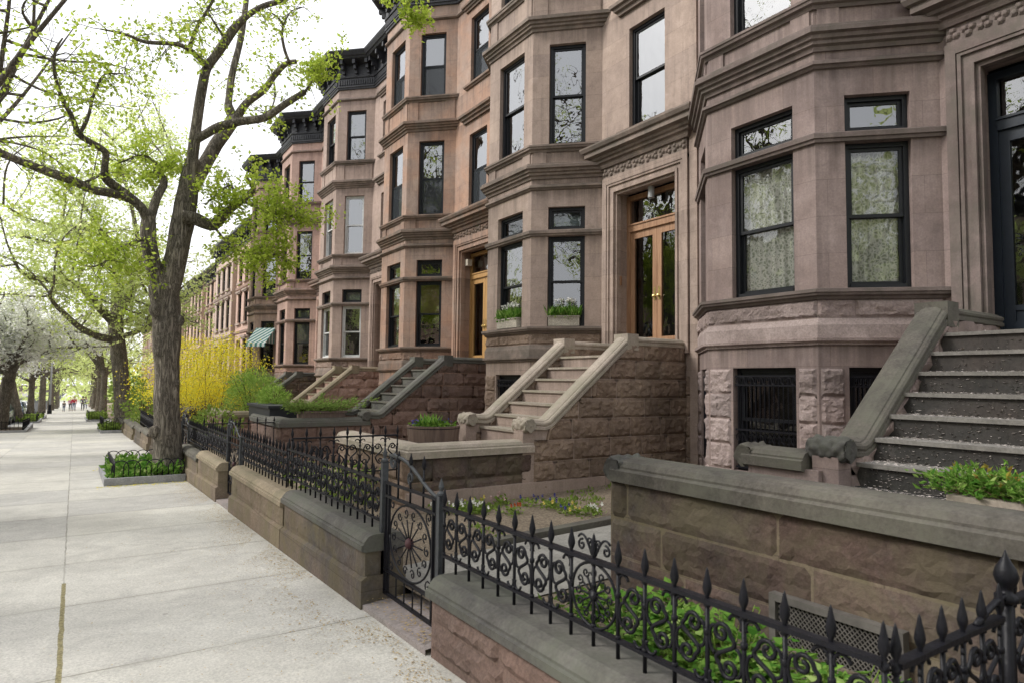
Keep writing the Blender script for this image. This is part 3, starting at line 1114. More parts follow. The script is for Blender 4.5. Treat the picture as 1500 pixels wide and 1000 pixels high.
    hp = [(0, 5.86), (.07, 5.86), (.09, 5.90), (.10, 5.94), (.15, 5.96), (.16, 6.0), (.20, 6.02), (.21, 6.06), (.29, 6.09), (.29, 6.17), (.33, 6.19),
          (.36, 6.25), (.36, 6.28), (0, 6.33)]
    m.sweep(shift(hp, dz), [(F + .1, ya - .26), (F - .03, ya - .26), (F - .03, yb + .26), (F + .1, yb + .26)])
    hd = m.build('door_hood', 'trim%d' % k, root)
    m = MB()
    m.obox((F, 0, 0), (0, 1, 0), (-1, 0, 0), ya - .27, yb + .27, -.02, .06, 5.662 + dz, 5.86 + dz)
    n_ = 13
    for i in range(n_):
        c = ya - .2 + (yb - ya + .4) * i / (n_ - 1)
        for j in range(3):
            an = j * 2.1 + i
            m.lathe([(.0, .03), (.035, .02), (.045, -.005), (.02, -.03), (.0, -.034)][::-1],
                    (F - .06, c + .042 * math.cos(an), 5.762 + dz + .045 * math.sin(an)), 7, 'x', .5)
    m.build('carved_frieze', T, root)
    entrance(root, k, ya, yb, 2.24, 5.30, dz, wood, 'glass_dim')
    # threshold
    m = MB()
    m.box(F - .02, F + .5, ya + .002, yb - .002, 2.16 + dz + .003, 2.24 + dz)
    m.build('threshold', 'threshold', root)
    # black bracketed cornice
    m = MB()
    full = [A, B, C_, D_, E_]
    m.sweep(shift(BLACK_PROF, dz), full)
    cn = m.build('cornice', 'black_cornice', root)
    if k > 0:
        for p0, p1 in zip(full, full[1:]):
            P0, P1 = Vector((*p0, 0)), Vector((*p1, 0))
            L = (P1 - P0).length
            U = (P1 - P0) / L
            N = Vector((-U.y, U.x, 0))
            nbk = max(2, round(L / .55))
            for i in range(nbk):
                u = L * (i + .5) / nbk
                c = P0 + U * u
                b = MB()
                for s0, s1, n_a, z_a, z_b in ((-.05, .05, .40, 13.25, 13.40), (-.045, .045, .30, 13.1, 13.25), (-.045, .045, .18, 12.98, 13.1), (-.04, .04, .11, 12.9, 12.98)):
                    b.obox(c, U, N, s0, s1, .03, n_a, z_a + dz, z_b + dz)
                b.build('bracket', 'black_cornice', cn)
            if k > 1:
                continue
        dn = MB()
        for p0, p1 in zip(full, full[1:]):
            P0, P1 = Vector((*p0, 0)), Vector((*p1, 0))
            L = (P1 - P0).length
            U = (P1 - P0) / L
            N = Vector((-U.y, U.x, 0))
            nd = int(L / .085)
            for i in range(nd):
                u = L * (i + .5) / nd
                dn.obox(P0, U, N, u - .022, u + .022, .03, .085, 12.62 + dz, 12.80 + dz)
        dn.build('dentil_band', 'black_cornice', cn)
    # small fittings by the door
    if k == 1:
        m = MB()
        m.box(F + .10, F + .135, yb - .058, yb - .03, 3.55 + dz, 3.72 + dz)
        m.box(F + .085, F + .10, yb - .07, yb - .045, 3.55 + dz, 3.72 + dz)
        m.build('mailbox', 'walnut', root)
        m = MB()
        m.lathe([(.0, 0), (.06, .0), (.06, .2), (.05, .22), (0, .22)], (F + .18, (ya + yb) / 2 + .0, 5.10 + dz), 12)
        m.build('ceiling_lantern', 'pole', root)
    if k == 2:
        m = MB()
        m.box(F + .12, F + .26, yb - .18, yb - .05, 4.95 + dz, 5.12 + dz)
        m.build('porch_lamp', 'curtain', root)
    return root


DZ = [0, -.08, -.25, -.40, -.55, -.68]
LAB = ['dark greyish brownstone row house with lace curtains in its bay and a navy door',
       'pale brown row house with two flower boxes in its bay and tall double wooden doors',
       'orange-stained brownstone row house with golden oak doors, behind the pale brown house',
       'brownstone row house with white window frames on its parlour and middle floors',
       'pink-toned brownstone row house just before the house with the striped awning',
       'brown row house with a striped awning, last of the bay-fronted row']
FR = [dict(p='frame', pg='glass_clear', tg='glass', pin=('curtain', 'lace', 0.02, .98)),
      dict(p='frame', pg='glass', tg='glass_dim', leaded=True),
      dict(p='frame', pg='glass', tg='glass', pin=('blind', 'curtain_tan', .5, .98), screen=True),
      dict(p='frame_white', pg='glass', tg='glass_dim', u='frame_white', leaded=True),
      dict(p='frame', pg='glass', tg='glass', pin=('curtain', 'shade', .45, .98), leaded=True),
      dict(p='frame', pg='glass_dim', tg='glass_dim')]
WOOD = ['navy', 'walnut', 'oak', 'walnut', 'walnut', 'walnut']
HOUSES = [bay_house(k, DZ[k], LAB[k], WOOD[k], FR[k]) for k in range(6)]


# ------------------------------------------------------------------ stoops
RAILP = [(-.125, 0), (-.15, .01), (-.15, .045), (-.135, .052), (-.135, .062), (-.148, .075), (-.148, .10), (-.13, .118), (-.105, .122), (-.098, .134), (-.05, .152),
         (.05, .152), (.098, .134), (.105, .122), (.13, .118), (.148, .10), (.148, .075), (.135, .062), (.135, .052), (.15, .045), (.15, .01), (.125, 0)]
COPP = [(-.17, 0), (-.20, .01), (-.20, .09), (-.17, .10), (-.17, .115), (-.14, .15), (-.07, .17), (.07, .17), (.14, .15), (.17, .115), (.17, .10),
        (.20, .09), (.20, .01), (.17, 0)]


def scroll_boss(parent, c, r, axis, mat, half=.19):
    """rolled end of a coping: a short roll with spiral ends and a low-relief leaf wrapped round it"""
    c = Vector(c)
    m = MB()
    seg, n = 40, 22
    rings = []
    for i in range(n + 1):
        h = -half + 2 * half * i / n
        e = 1 - .16 * abs(2 * i / n - 1) ** 6
        ring = []
        for k in range(seg):
            a = 2 * PI * k / seg
            q = abs(h) / half
            leafy = .10 * math.sin(5 * a + 9 * q) * (.3 + q) + .09 * math.cos(9 * a - 4 * q) * (1 - q) * q * 2 + .07 * noise.noise(Vector((math.cos(a) * 4, math.sin(a) * 4, h * 26 + c.y)))
            groove = -.10 if abs(q - .34) < .06 else 0
            rr = r * e * (1 + leafy + groove + .05 * noise.noise(Vector((a * 2.2, h * 30, c.y))))
            d = (math.cos(a) * rr, math.sin(a) * rr)
            ring.append(m.vert(c + (Vector((d[0], h, d[1])) if axis == 'y' else Vector((h, d[0], d[1])))))
        rings.append(ring)
    for i in range(n):
        for k in range(seg):
            k2 = (k + 1) % seg
            m.f.append((rings[i][k], rings[i][k2], rings[i + 1][k2], rings[i + 1][k]))
    for sg, ring in ((-1, rings[0]), (1, rings[-1])):
        prev = ring
        for q, o in ((.8, .012), (.66, -.004), (.42, .014), (.28, .0), (.14, .016)):
            nr = []
            for k in range(seg):
                a = 2 * PI * k / seg
                d = (math.cos(a) * r * q, math.sin(a) * r * q)
                h = sg * (half + o)
                nr.append(m.vert(c + (Vector((d[0], h, d[1])) if axis == 'y' else Vector((h, d[0], d[1])))))
            for k in range(seg):
                k2 = (k + 1) % seg
                m.f.append((prev[k], prev[k2], nr[k2], nr[k]))
            prev = nr
        m.f.append(tuple(prev))
    return m.build('scroll', mat, parent, True)


def stoop(k, dz, label, cop, rockm, treadm, edge, cheekm, detail=True):
    y0 = 4.47 + PER * k
    root = thing('stone_stoop', label, 'stoop', (6, y0 - 2.2, gz(y0)))
    nearo, neari, fari, faro = y0 - 3.13, y0 - 2.88, y0 - 1.55, y0 - 1.30
    X0, run, rise, zf = 5.45, .265, .193, .78 + dz
    # treads
    for i in range(7):
        m = MB()
        x = X0 + run * i
        zt = zf + rise * (i + 1)
        x1 = x + run + .01 if i < 6 else F - .02
        m.box(x, x1, neari, fari, zf - .2, zt - .035)
        st = m.build('step', treadm, root)
        m = MB()
        m.box(x - .03, x1 - (.012 if i < 6 else 0), neari + .004, fari - .004, zt - .035, zt)
        m.build('tread', edge, st)
    ztop = zf + rise * 7
    # cheek walls under the copings
    ct_ = (.88 if k else 1.03) + dz - .17 + (0, 0, .17, .2, .2, .2)[k]

    def rl(x):                               # underside of the coping
        if x < 5.62:
            return 1.02 + dz
        if x > 7.2:
            return 2.28 + dz
        return 1.02 + dz + (x - 5.62) * (1.26 / 1.58)
    for (ya, yb, nm) in ((nearo, neari, 'near'), (fari, faro, 'far')):
        m = MB()
        xs = [5.18, 5.62, 7.2, F - .005]
        base = min(yard_z(8, y0), zf) - .3
        for ysd, flip in ((ya + .012, 0), (yb - .012, 1)):
            for a, b in zip(xs, xs[1:]):
                m.poly([(a, ysd, base), (b, ysd, base), (b, ysd, rl(b)), (a, ysd, rl(a))])
        m.poly([(5.18, ya + .012, base), (5.18, yb - .012, base), (5.18, yb - .012, rl(5.18)), (5.18, ya + .012, rl(5.18))])
        ch = m.build('cheek_wall', cheekm, root)
        if detail or nm == 'near':
            m = MB()
            cs = [zf - 1.1 + .295 * i for i in range(10)]
            m.rocks((F, ya + .012, 0), (-1, 0, 0), F - 5.365, cs, .62, .05, .042 if k == 1 else .07, top=lambda u: (rl(F - u) if F - u > 5.60 else ct_ + .165) - .004, seed=40 + k)
            m.build('rock_face', rockm, ch)
        c = (ya + yb) / 2
        m = MB()
        m.rail([(5.27, c, 1.02 + dz), (5.56, c, 1.0 + dz), (5.68, c, 1.04 + dz), (7.2, c, 2.27 + dz), (F - .004, c, 2.27 + dz)], RAILP)
        m.obox((7.12, c - .155, 0), (1, 0, 0), (0, 1, 0), 0, .24, 0, .31, 2.20 + dz, 2.455 + dz, 0)
        rl_ = m.build('rail_coping', cop, root, False)
        scroll_boss(rl_, (5.27, c, 1.075 + dz), .108, 'y', cop if k else 'coping_dark', .165)
    # platform with its front wall
    px0 = 3.45
    m = MB()
    m.box(px0 + .2, 5.5, nearo + .1, y0 + (-.5 if k else -1.5), zf - .8, zf + (0, -.22, -.1, -.1, -.1, -.1)[k])
    m.build('landing', rockm if k else 'step_dark', root)
    ct = (.88 if k else 1.03) + dz - .17 + (0, 0, .17, .2, .2, .2)[k]
    yn, yf = (nearo, y0 - .50) if k else (-.9, 3.78)
    m = MB()
    zs = [yard_z(3.4, yn) - .2, ct - .60, ct - .30, ct] if k else [-.35, .02, .30, .58, ct]
    m.rocks((px0 + .03, yn, 0), (0, 1, 0), yf - yn, zs, .95 if k == 0 else .75, .02 if k == 0 else .025, .036 if k < 2 else .07, seed=70 + k, gap=.007)
    m.box(px0 + .04, px0 + .36, yn + .03, yf - .03, -.7, ct - .002)
    pw = m.build('platform_wall', 'rock_dark' if k == 0 else rockm, root)
    if k == 0:
        m = MB()
        m.poly([(px0 + .0296, yn, -.4), (px0 + .0296, yf, -.4), (px0 + .0296, yf, ct - .003), (px0 + .0296, yn, ct - .003)])
        m.build('mortar', 'wall_dress', pw)
    if k:
        m = MB()
        m.rocks((5.36, yn + .03, 0), (-1, 0, 0), 5.36 - px0 - .03, zs, .6, .035, .045, seed=90 + k, gap=.007)
        m.box(px0 + .3, 5.35, yn + .035, yn + .3, -.7, ct - .002)
        m.build('side_wall', 'rock_dark' if k == 1 else rockm, root)
        m = MB()
        h = COPP
        # mitred coping: along the front, round the corner and back to the near cheek
        prof = [(.03, ct), (.03, ct + .085), (0, ct + .10), (0, ct + .115), (-.03, ct + .15), (-.10, ct + .17), (-.26, ct + .17), (-.33, ct + .15), (-.36, ct + .1), (-.36, ct)]
        m.sweep(prof + [prof[0]], [(5.36, yn), (px0, yn), (px0, yf)])
        m.build('platform_coping', cop if k != 1 else 'coping_pale', root)
        m = MB()                             # plinth along the near side
        m.box(px0 - .02, 8.3, nearo - .045, nearo + .02, yard_z(5, y0) - .6, yard_z(5, nearo) + .19)
        m.build('plinth', cheekm, root)
    else:
        m = MB()
        prof = [(.03, ct), (.03, ct + .085), (0, ct + .10), (0, ct + .115), (-.03, ct + .15), (-.10, ct + .17), (-.26, ct + .17), (-.33, ct + .15), (-.36, ct + .1), (-.36, ct)]
        m.sweep(prof + [prof[0]], [(px0, yn), (px0, yf - .04)])
        pc = m.build('platform_coping', cop, root)
        scroll_boss(pc, (px0 + .15, yf - .05, ct + .085), .10, 'x', 'coping_dark', .16)
        # stub wall with its own scroll beside the newel
        m = MB()
        m.box(5.12, 5.42, faro - .1, 3.74, -.3, .90)
        sw = m.build('stub_wall', cheekm, root)
        m = MB()
        m.rail([(5.27, faro + .02, .88), (5.27, 3.78, .88)], COPP)
        sc_ = m.build('stub_coping', 'coping', root)
        scroll_boss(sc_, (5.27, 3.78, .96), .11, 'x', 'coping', .17)
        # wide steps down from the platform towards the yard
        for i in range(4):
            m = MB()
            m.box(px0 + .36, 5.1, 2.97 + .27 * i, 2.97 + .27 * (i + 1), -.3, zf - .18 * (i + 1))
            m.build('side_step', treadm, root)
        # cellar grating in the front wall
        m = MB()
        gy0, gy1, gz0, gz1 = 1.62, 2.36, .06, .40
        xg = px0 - .012
        for a, b, c, d in ((gy0, gy1, gz1 - .04, gz1), (gy0, gy1, gz0, gz0 + .03), (gy0, gy0 + .04, gz0 + .03, gz1 - .04), (gy1 - .04, gy1, gz0 + .03, gz1 - .04)):
            m.box(xg - .03, xg + .03, a, b, c, d)
        g = m.build('cellar_grating', 'mesh_metal', root)
        m = MB()
        for i in range(40):
            for s in (1, -1):
                yy = gy0 + (gy1 - gy0 + .3) * i / 39 - .15
                p0, p1 = Vector((xg - .006, yy - s * .12, gz0 + .03)), Vector((xg - .006, yy + s * .12, gz1 - .04))
                for lim in (gy0 + .04, gy1 - .04):
                    sgn = 1 if lim == gy0 + .04 else -1
                    for A_, B_ in ((p0, p1), (p1, p0)):
                        if (A_.y - lim) * sgn < 0 and (B_.y - lim) * sgn > 0:
                            tt = (lim - A_.y) / (B_.y - A_.y)
                            A_.y, A_.z = lim, A_.z + (B_.z - A_.z) * tt
                if gy0 < (p0.y + p1.y) / 2 < gy1:
                    m.tube([p0, p1], .004, 4, False)
        m.build('expanded_mesh', 'mesh_metal', g)
        m = MB()
        m.poly([(xg + .008, gy0, gz0), (xg + .008, gy1, gz0), (xg + .008, gy1, gz1), (xg + .008, gy0, gz1)])
        m.build('backing', 'dark', g)
    return root


SLAB = ['dark painted stoop strewn with white petals, beside the lace-curtained bay',
        'pale brown stoop with carved scroll newels leading to the tall double doors',
        'stoop with dark green-stained copings leading to the golden oak doors',
        'red-brown stoop with tan copings in front of the house with white window frames',
        'small dark stoop in front of the pink-toned house',
        'stoop behind the yellow forsythia, in front of the striped awning']
STO = [('coping', 'wall0', 'step_dark', 'step_edge', 'wall0'), ('coping_pale', 'rock1', 'wall1', 'coping_pale', 'wall1'),
       ('coping_dark', 'rock_red', 'coping_dark', 'coping', 'rock2'), ('coping_tan', 'rock4', 'rock4', 'coping_tan', 'rock4'),
       ('coping_dark', 'rock_dark', 'coping_dark', 'coping', 'rock5'), ('coping', 'rock5', 'rock5', 'coping', 'rock5')]
STOOPS = [stoop(k, DZ[k], SLAB[k], *STO[k], detail=k < 3) for k in range(6)]


# ------------------------------------------------------------------ low front walls, fences and gates
FX = 2.05                                   # line of the fence
WALLS = [  # y0, y1, top, material wall, coping, label
    (-2.6, 3.70, .385, 'rock_red', 'coping_dark', 'low front wall with reddish stone and grey coping, nearest the camera'),
    (4.78, 7.12, .42, 'wall_dark', 'coping_dark', 'low front wall with dark coping and blackened plinth, beyond the first gate'),
    (7.14, 9.88, .37, 'wall_dress', 'coping_tan', 'low front wall with pale tan coping, next to the dark-coped wall'),
    (10.9, 12.88, .30, 'wall_dress', 'coping_tan', 'short low wall with a worn ashlar face between second gate and tree bed'),
    (12.9, 15.2, .22, 'wall_dress', 'coping', 'low wall touching the kerbed bed of the big forked tree'),
    (16.25, 18.7, .12, 'wall_dress', 'coping', 'low wall just beyond the trunk of the big forked tree'),
    (18.72, 21.4, .04, 'wall_dark', 'coping', 'low wall under the yellow forsythia'),
    (22.4, 24.8, -.05, 'wall_dress', 'coping', 'low wall beyond the forsythia, first of the hazy far walls'),
    (24.82, 27.4, -.12, 'wall_dark', 'coping', 'low wall beyond the forsythia, second of the hazy far walls'),
    (28.4, 33.4, -.22, 'wall_dress', 'coping', 'low wall beyond the forsythia, third of the hazy far walls'),
    (34.4, 45.0, -.40, 'wall_dress', 'coping', 'low wall behind the fenced bed of the second pavement tree'),
]
for i, (a, b, tp, wm, cm, lab) in enumerate(WALLS):
    root = thing('low_wall', lab, 'low wall', (2.05, (a + b) / 2, gz((a + b) / 2)), 'low front walls along the pavement')
    m = MB()
    m.box(1.90, 2.215, a + .02, b - .02, gz(b) - .3, tp - .13)
    if i < 4:
        zs = [gz(a) - .12, (gz((a + b) / 2) + tp - .13) / 2, tp - .13]
        m.rocks((1.902, a + .02, 0), (0, 1, 0), b - a - .04, zs, .95, .014 if i else .03, .045, seed=300 + i, gap=.005,
                foot=None)
    m.build('wall_body', wm, root)
    if i:
        m = MB()                             # plinth
        mid = lambda y: gz(y) + .21
        m.poly([(1.865, a, gz(a) - .1), (1.865, b, gz(b) - .1), (1.865, b, mid(b)), (1.865, a, mid(a))])
        m.poly([(1.865, a, mid(a)), (1.865, b, mid(b)), (1.91, b, mid(b) + .03), (1.91, a, mid(a) + .03)])
        m.poly([(1.865, a, gz(a) - .1), (1.865, a, mid(a)), (1.91, a, mid(a) + .03), (2.23, a, mid(a) + .03), (2.23, a, gz(a) - .1)])
        m.poly([(1.865, b, gz(b) - .1), (1.865, b, mid(b)), (1.91, b, mid(b) + .03), (2.23, b, mid(b) + .03), (2.23, b, gz(b) - .1)])
        m.build('plinth', 'wall_dark' if i == 1 else wm, root)
    m = MB()
    m.rail([(2.055, a, tp - .13), (2.055, b, tp - .13)],
           [(-.165, 0), (-.195, .012), (-.195, .055), (-.175, .062), (-.175, .075), (-.14, .115), (-.10, .13), (.10, .13), (.14, .115), (.175, .075), (.175, .062),
            (.195, .055), (.195, .012), (.165, 0)])
    m.build('coping', cm, root)


def curl(c, r0, r1, a0, turns, n=16):
    """flat spiral in the fence plane (u along, z up) -> list of (u, z)"""
    out = []
    for i in range(n + 1):
        t = i / n
        r = r0 + (r1 - r0) * t
        a = a0 + turns * 2 * PI * t
        out.append((c[0] + r * math.cos(a), c[1] + r * math.sin(a)))
    return out


PITCH_ = .1655
_pk = {}


def picket_mesh(h, big=False):
    key = (round(h, 3), big)
    if key not in _pk:
        m = MB()
        s = 1.6 if big else 1
        m.tube([(0, 0, 0), (0, 0, h - .13)], .009 * s, 8)
        m.lathe([(.0085 * s, h - .15), (.015 * s, h - .145), (.015 * s, h - .13), (.008 * s, h - .122), (.008 * s, h - .108), (.015 * s, h - .092), (.018 * s, h - .075),
                 (.0145 * s, h - .055), (.009 * s, h - .032), (.0055 * s, h - .012), (.001, h)], seg=8)
        for zc in (.12, h - .24):
            m.lathe([(.009, zc - .012), (.0135, zc - .01), (.0135, zc + .01), (.009, zc + .012)], seg=8)
        o = m.build('picket', 'iron', None, True)
        _pk[key] = o.data
        bpy.data.objects.remove(o)
    return _pk[key]


def scroll_mesh(flip, hz_):
    key = ('s', flip, round(hz_, 3))
    if key not in _pk:
        m = MB()
        w = PITCH_ * .5 - .012
        s = -1 if flip else 1
        # a long S with a full curl at either end, hugging one picket above and the other below
        r = .040
        half_ = []
        cc = (-.016, hz_ * .70)
        for i in range(19):
            t = i / 18
            rr = .010 + (r - .010) * t
            a = PI * .55 - 2.55 * PI * t
            half_.append((cc[0] + rr * math.cos(a), cc[1] + rr * math.sin(a)))
        e = half_[-1]
        mid = [(e[0] * (1 - t) ** 1.5 + .5 * (w * .9) * math.sin(PI * t) * (1 if e[0] > 0 else -1), e[1] + (hz_ * .5 - e[1]) * t) for t in [j / 6 for j in range(1, 6)]]
        up = half_ + mid + [(0, hz_ * .5)]
        pts = up + [(-u, hz_ - z) for u, z in up[-2::-1]]
        m.tube([(0, u * s, z) for u, z in pts], .0086, 6)
        # small C-curls that fill the corners under the rails
        for sg in (1, -1):
            c0 = (sg * .046, hz_ * (.5 + sg * .37))
            arc = [(c0[0] + sg * .028 * math.cos(a), c0[1] + sg * .03 * math.sin(a)) for a in [-.6 + .32 * j for j in range(12)]]
            m.tube([(0, u * s, z) for u, z in arc], .007, 5)
            c1 = (-sg * .05, hz_ * (.5 + sg * .10))
            arc = [(c1[0] - sg * .022 * math.cos(a), c1[1] + sg * .05 * math.sin(a)) for a in [-1.7 + .34 * j for j in range(11)]]
            m.tube([(0, u * s, z) for u, z in arc], .007, 5)
        o = m.build('scroll', 'iron', None, True)
        _pk[key] = o.data
        bpy.data.objects.remove(o)
    return _pk[key]


def new_part(name, data, parent, loc):
    o = bpy.data.objects.new(name, data)
    COL.objects.link(o)
    o.parent = parent
    o.location = loc
    return o


def fence(a, b, wt, label, along='y', x=FX, group='black iron fences on the low walls', wheel_at=None, detail=2, rise=.40):
    """fence from a to b on a wall whose top is wt; along y at x, or along x at y = x"""
    n = max(2, round((b - a) / PITCH_))
    step = (b - a) / n
    V = (lambda s, z: Vector((x, s, z))) if along == 'y' else (lambda s, z: Vector((s, x, z)))
    root = thing('iron_fence', label, 'fence', V((a + b) / 2, wt), group)
    w = root.location
    rz = 0 if along == 'y' else -PI / 2
    for nm, z, hh, ww in (('top_rail', wt + rise, .009, .019), ('bottom_rail', wt + .09, .007, .015)):
        m = MB()
        if along == 'y':
            m.box(x - ww, x + ww, a, b, z - hh, z + hh)
        else:
            m.box(a, b, x - ww, x + ww, z - hh, z + hh)
        m.build(nm, 'iron', root)
    h = rise + .145
    for i in range(n + 1):
        s = a + step * i
        p = new_part('picket', picket_mesh(h), root, V(s, wt - .02) - w)
    hz_ = rise - .10
    skip = set()
    if wheel_at is not None:
        iw = round((wheel_at - a) / step)
        skip = {iw - 1, iw}
        m = MB()
        c = V(a + step * iw, wt + .09 + hz_ / 2)
        R_ = .155
        m.tube([Vector((c.x, c.y + R_ * math.cos(t), c.z + R_ * .95 * math.sin(t))) for t in [2 * PI * j / 28 for j in range(29)]], .0075, 5)
        m.lathe([(0, -.016), (.022, -.012), (.026, 0), (.022, .012), (0, .016)], c, 12, 'x')
        for j in range(12):
            t = 2 * PI * j / 12
            m.tube([Vector((c.x, c.y + r_ * math.cos(t), c.z + r_ * .95 * math.sin(t))) for r_ in (.02, .09)], .0055, 5)
            cc = (c.y + .112 * math.cos(t), c.z + .106 * math.sin(t))
            m.tube([Vector((c.x, cc[0] + u, cc[1] + z)) for u, z in curl((0, 0), .005, .024, t + PI, 1.2 * (1 if j % 2 else -1), 10)], .005, 4)
        m.build('wheel_rosette', 'iron', root, True)
        m = MB()
        for sg in (-1, 1):
            pts = [(c.y + sg * (.012 + .1 * t), wt + rise + .02 + .085 * math.sin(t * PI * .7)) for t in [j / 8 for j in range(9)]]
            m.tube([Vector((c.x, u, z)) for u, z in pts], .006, 5)
            m.tube([Vector((c.x, c.y + sg * (.085 + u), wt + rise + .055 + z)) for u, z in curl((0, 0), .005, .028, .5, 1.2, 12)], .006, 5)
            m.tube([Vector((c.x, c.y + sg * (.032 + u), wt + rise + .08 + z)) for u, z in curl((0, 0), .004, .02, 2.5, 1.2, 10)], .005, 5)
        m.build('crest', 'iron', root, True)
    if detail:
        for i in range(n):
            if i in skip:
                continue
            p = new_part('scroll', scroll_mesh(i % 2 == 1, hz_), root, V(a + step * (i + .5), wt + .09) - w)
            p.rotation_euler = (0, 0, rz)
    return root


fence(1.03, 3.82, .375, 'ornate black fence on the reddish wall in front of leafy shrubs', wheel_at=2.37)
fence(4.88, 7.55, .41, 'black scrollwork fence on the dark-coped wall just beyond the gate')
fence(7.62, 10.05, .36, 'black scrollwork fence on the pale tan coping')
fence(11.0, 12.85, .29, 'black fence on the short wall beyond the second gate')
fence(12.95, 15.15, .21, 'black fence beside the trunk of the big forked tree')
fence(16.3, 18.6, .11, 'black fence just beyond the big forked tree', detail=0)
fence(18.75, 21.3, .03, 'black fence under the forsythia', detail=0)
fence(22.5, 27.3, -.10, 'black fence beyond the forsythia in the haze', detail=0)
fence(2.10, 3.40, .40, 'black dividing fence running back to the pale stoop platform', along='x', x=7.62, group='dividing fences between the front yards', rise=.52)
fence(2.10, 3.40, .12, 'black dividing fence in front of the green planters', along='x', x=13.7, group='dividing fences between the front yards', rise=.6, detail=0)
fence(2.10, 2.86, .36, 'blurred dark fence cutting across the bottom right corner', along='x', x=1.02, group='dividing fences between the front yards', rise=.40)
fence(2.98, 3.43, .36, 'short blurred stretch of dark fence between the bud-topped post and the platform wall', along='x', x=1.02, group='dividing fences between the front yards', rise=.44)
# heavy post where the corner fence turns
root = thing('iron_post', 'thick black iron post with a large bud finial at the picture edge', 'post', (2.93, 1.02, .1))
m = MB()
m.tube([(2.93, 1.02, .0), (2.93, 1.02, .82)], .02, 12)
m.build('shaft', 'iron', root, True)
m = MB()
m.lathe([(.026, .80), (.04, .81), (.04, .83), (.021, .838), (.021, .856), (.034, .875), (.041, .90), (.034, .928), (.018, .955), (.008, .975), (.002, .995)], (2.93, 1.02, 0), 14)
m.build('finial', 'iron', root, True)
m = MB()
m.tube([(2.93 - .27 + .27 * t, 1.02, .77 + .06 * math.sin(t * PI / 2)) for t in [j / 8 for j in range(9)]], .012, 6)
m.build('curved_brace', 'iron', root, True)


def gate(ya, yb, zb, zt, label, detail=True):
    root = thing('iron_gate', label, 'gate', (FX, (ya + yb) / 2, zb), 'iron gates in the low walls')
    for nm, y, mat, zz in (('gate_post', ya, 'iron_grey', zt + .02), ('gate_post', yb, 'iron_grey', zt + .14)):
        m = MB()
        m.box(FX - .024, FX + .024, y - .02, y + .02, zb - .15, zz)
        m.lathe([(.02, zz), (.03, zz + .006), (.03, zz + .02), (.012, zz + .035), (.02, zz + .06), (.012, zz + .09), (.001, zz + .12)], (FX, y, 0), 8)
        m.build(nm, mat, root)
    a, b = ya + .05, yb - .05
    m = MB()
    for y in (a, b, a + .055, b - .055):
        m.box(FX - .011, FX + .011, y - .008, y + .008, zb + .03, zt)
    for z in (zt - .01, zt - .11, zb + .21, zb + .04):
        m.box(FX - .013, FX + .013, a, b, z - .009, z + .009)
    fr = m.build('gate_frame', 'iron', root)
    c = Vector((FX, (a + b) / 2, (zb + zt) / 2 + .05))
    ry, rz_ = (b - a) / 2 - .08, (zt - .13 - zb - .22) / 2
    m = MB()
    m.tube([Vector((FX, c.y + ry * math.cos(t), c.z + rz_ * math.sin(t))) for t in [2 * PI * j / 32 for j in range(33)]], .008, 5)
    for j in range(14):
        t = 2 * PI * j / 14
        m.tube([Vector((FX, c.y + ry * q * math.cos(t), c.z + rz_ * q * math.sin(t))) for q in (.08, .62)], .006, 5)
        cy, cz = c.y + ry * .8 * math.cos(t), c.z + rz_ * .8 * math.sin(t)
        m.tube([Vector((FX, cy + u, cz + z)) for u, z in curl((0, 0), .006, .038, t + PI, 1.15 * (1 if j % 2 else -1), 12)], .0055, 4)
    for sy in (-1, 1):
        for sz in (-1, 1):
            cy, cz = c.y + sy * ry * .88, c.z + sz * rz_ * .88
            m.tube([Vector((FX, cy + u * 1.1, cz + z * 1.1)) for u, z in curl((0, 0), .006, .045, .4, 1.3 * sy * sz, 12)], .0055, 4)
    m.build('wheel', 'iron', root, True)
    m = MB()
    m.lathe([(0, -.03), (.03, -.022), (.042, 0), (.03, .022), (0, .03)], c, 12, 'x')
    m.build('rosette', 'rust', root, True)
    # swan-neck crest
    m = MB()
    L = b - a
    pts = []
    for j in range(19):
        t = j / 18
        z = zt + .005 + .20 * math.sin(min(1, t * 1.25) * PI * .5) ** 1.6
        pts.append(Vector((FX, a + L * .95 * t, z)))
    m.tube(pts, .013, 6, flat=1.0)
    m.tube([Vector((FX, a + L * .86 + u, zt + .155 + z)) for u, z in curl((0, 0), .012, .07, 1.4, 1.2, 18)], .012, 6)
    m.tube([Vector((FX, a + L * .5 + u, zt + .075 + z)) for u, z in curl((0, 0), .01, .05, .4, -1.3, 14)], .009, 5)
    m.build('crest', 'iron_grey', root, True)
    for i in range(3):
        m = MB()
        y = a + L * (.25 + .25 * i)
        m.tube([(FX, y, zt - .1), (FX, y, zt + .17)], .008, 6)
        m.lathe([(.008, zt + .16), (.018, zt + .19), (.009, zt + .23), (.001, zt + .26)], (FX, y, 0), 8)
        m.build('spike', 'iron', root, True)
    m = MB()
    for i in range(6):
        y = a + L * (i + .5) / 6
        m.tube([(FX, y, zb + .04), (FX, y, zb + .21)], .006, 5)
    m.build('kick_bar', 'iron', root)
    return root


gate(3.87, 4.82, -.06, .82, 'black iron garden gate with a wheel of spokes, nearest the camera')
gate(10.05, 11.0, -.2, .72, 'closed iron gate between the tan-coped wall and the short wall')
gate(15.25, 16.2, -.34, .58, 'iron gate hidden behind the trunk of the big forked tree')
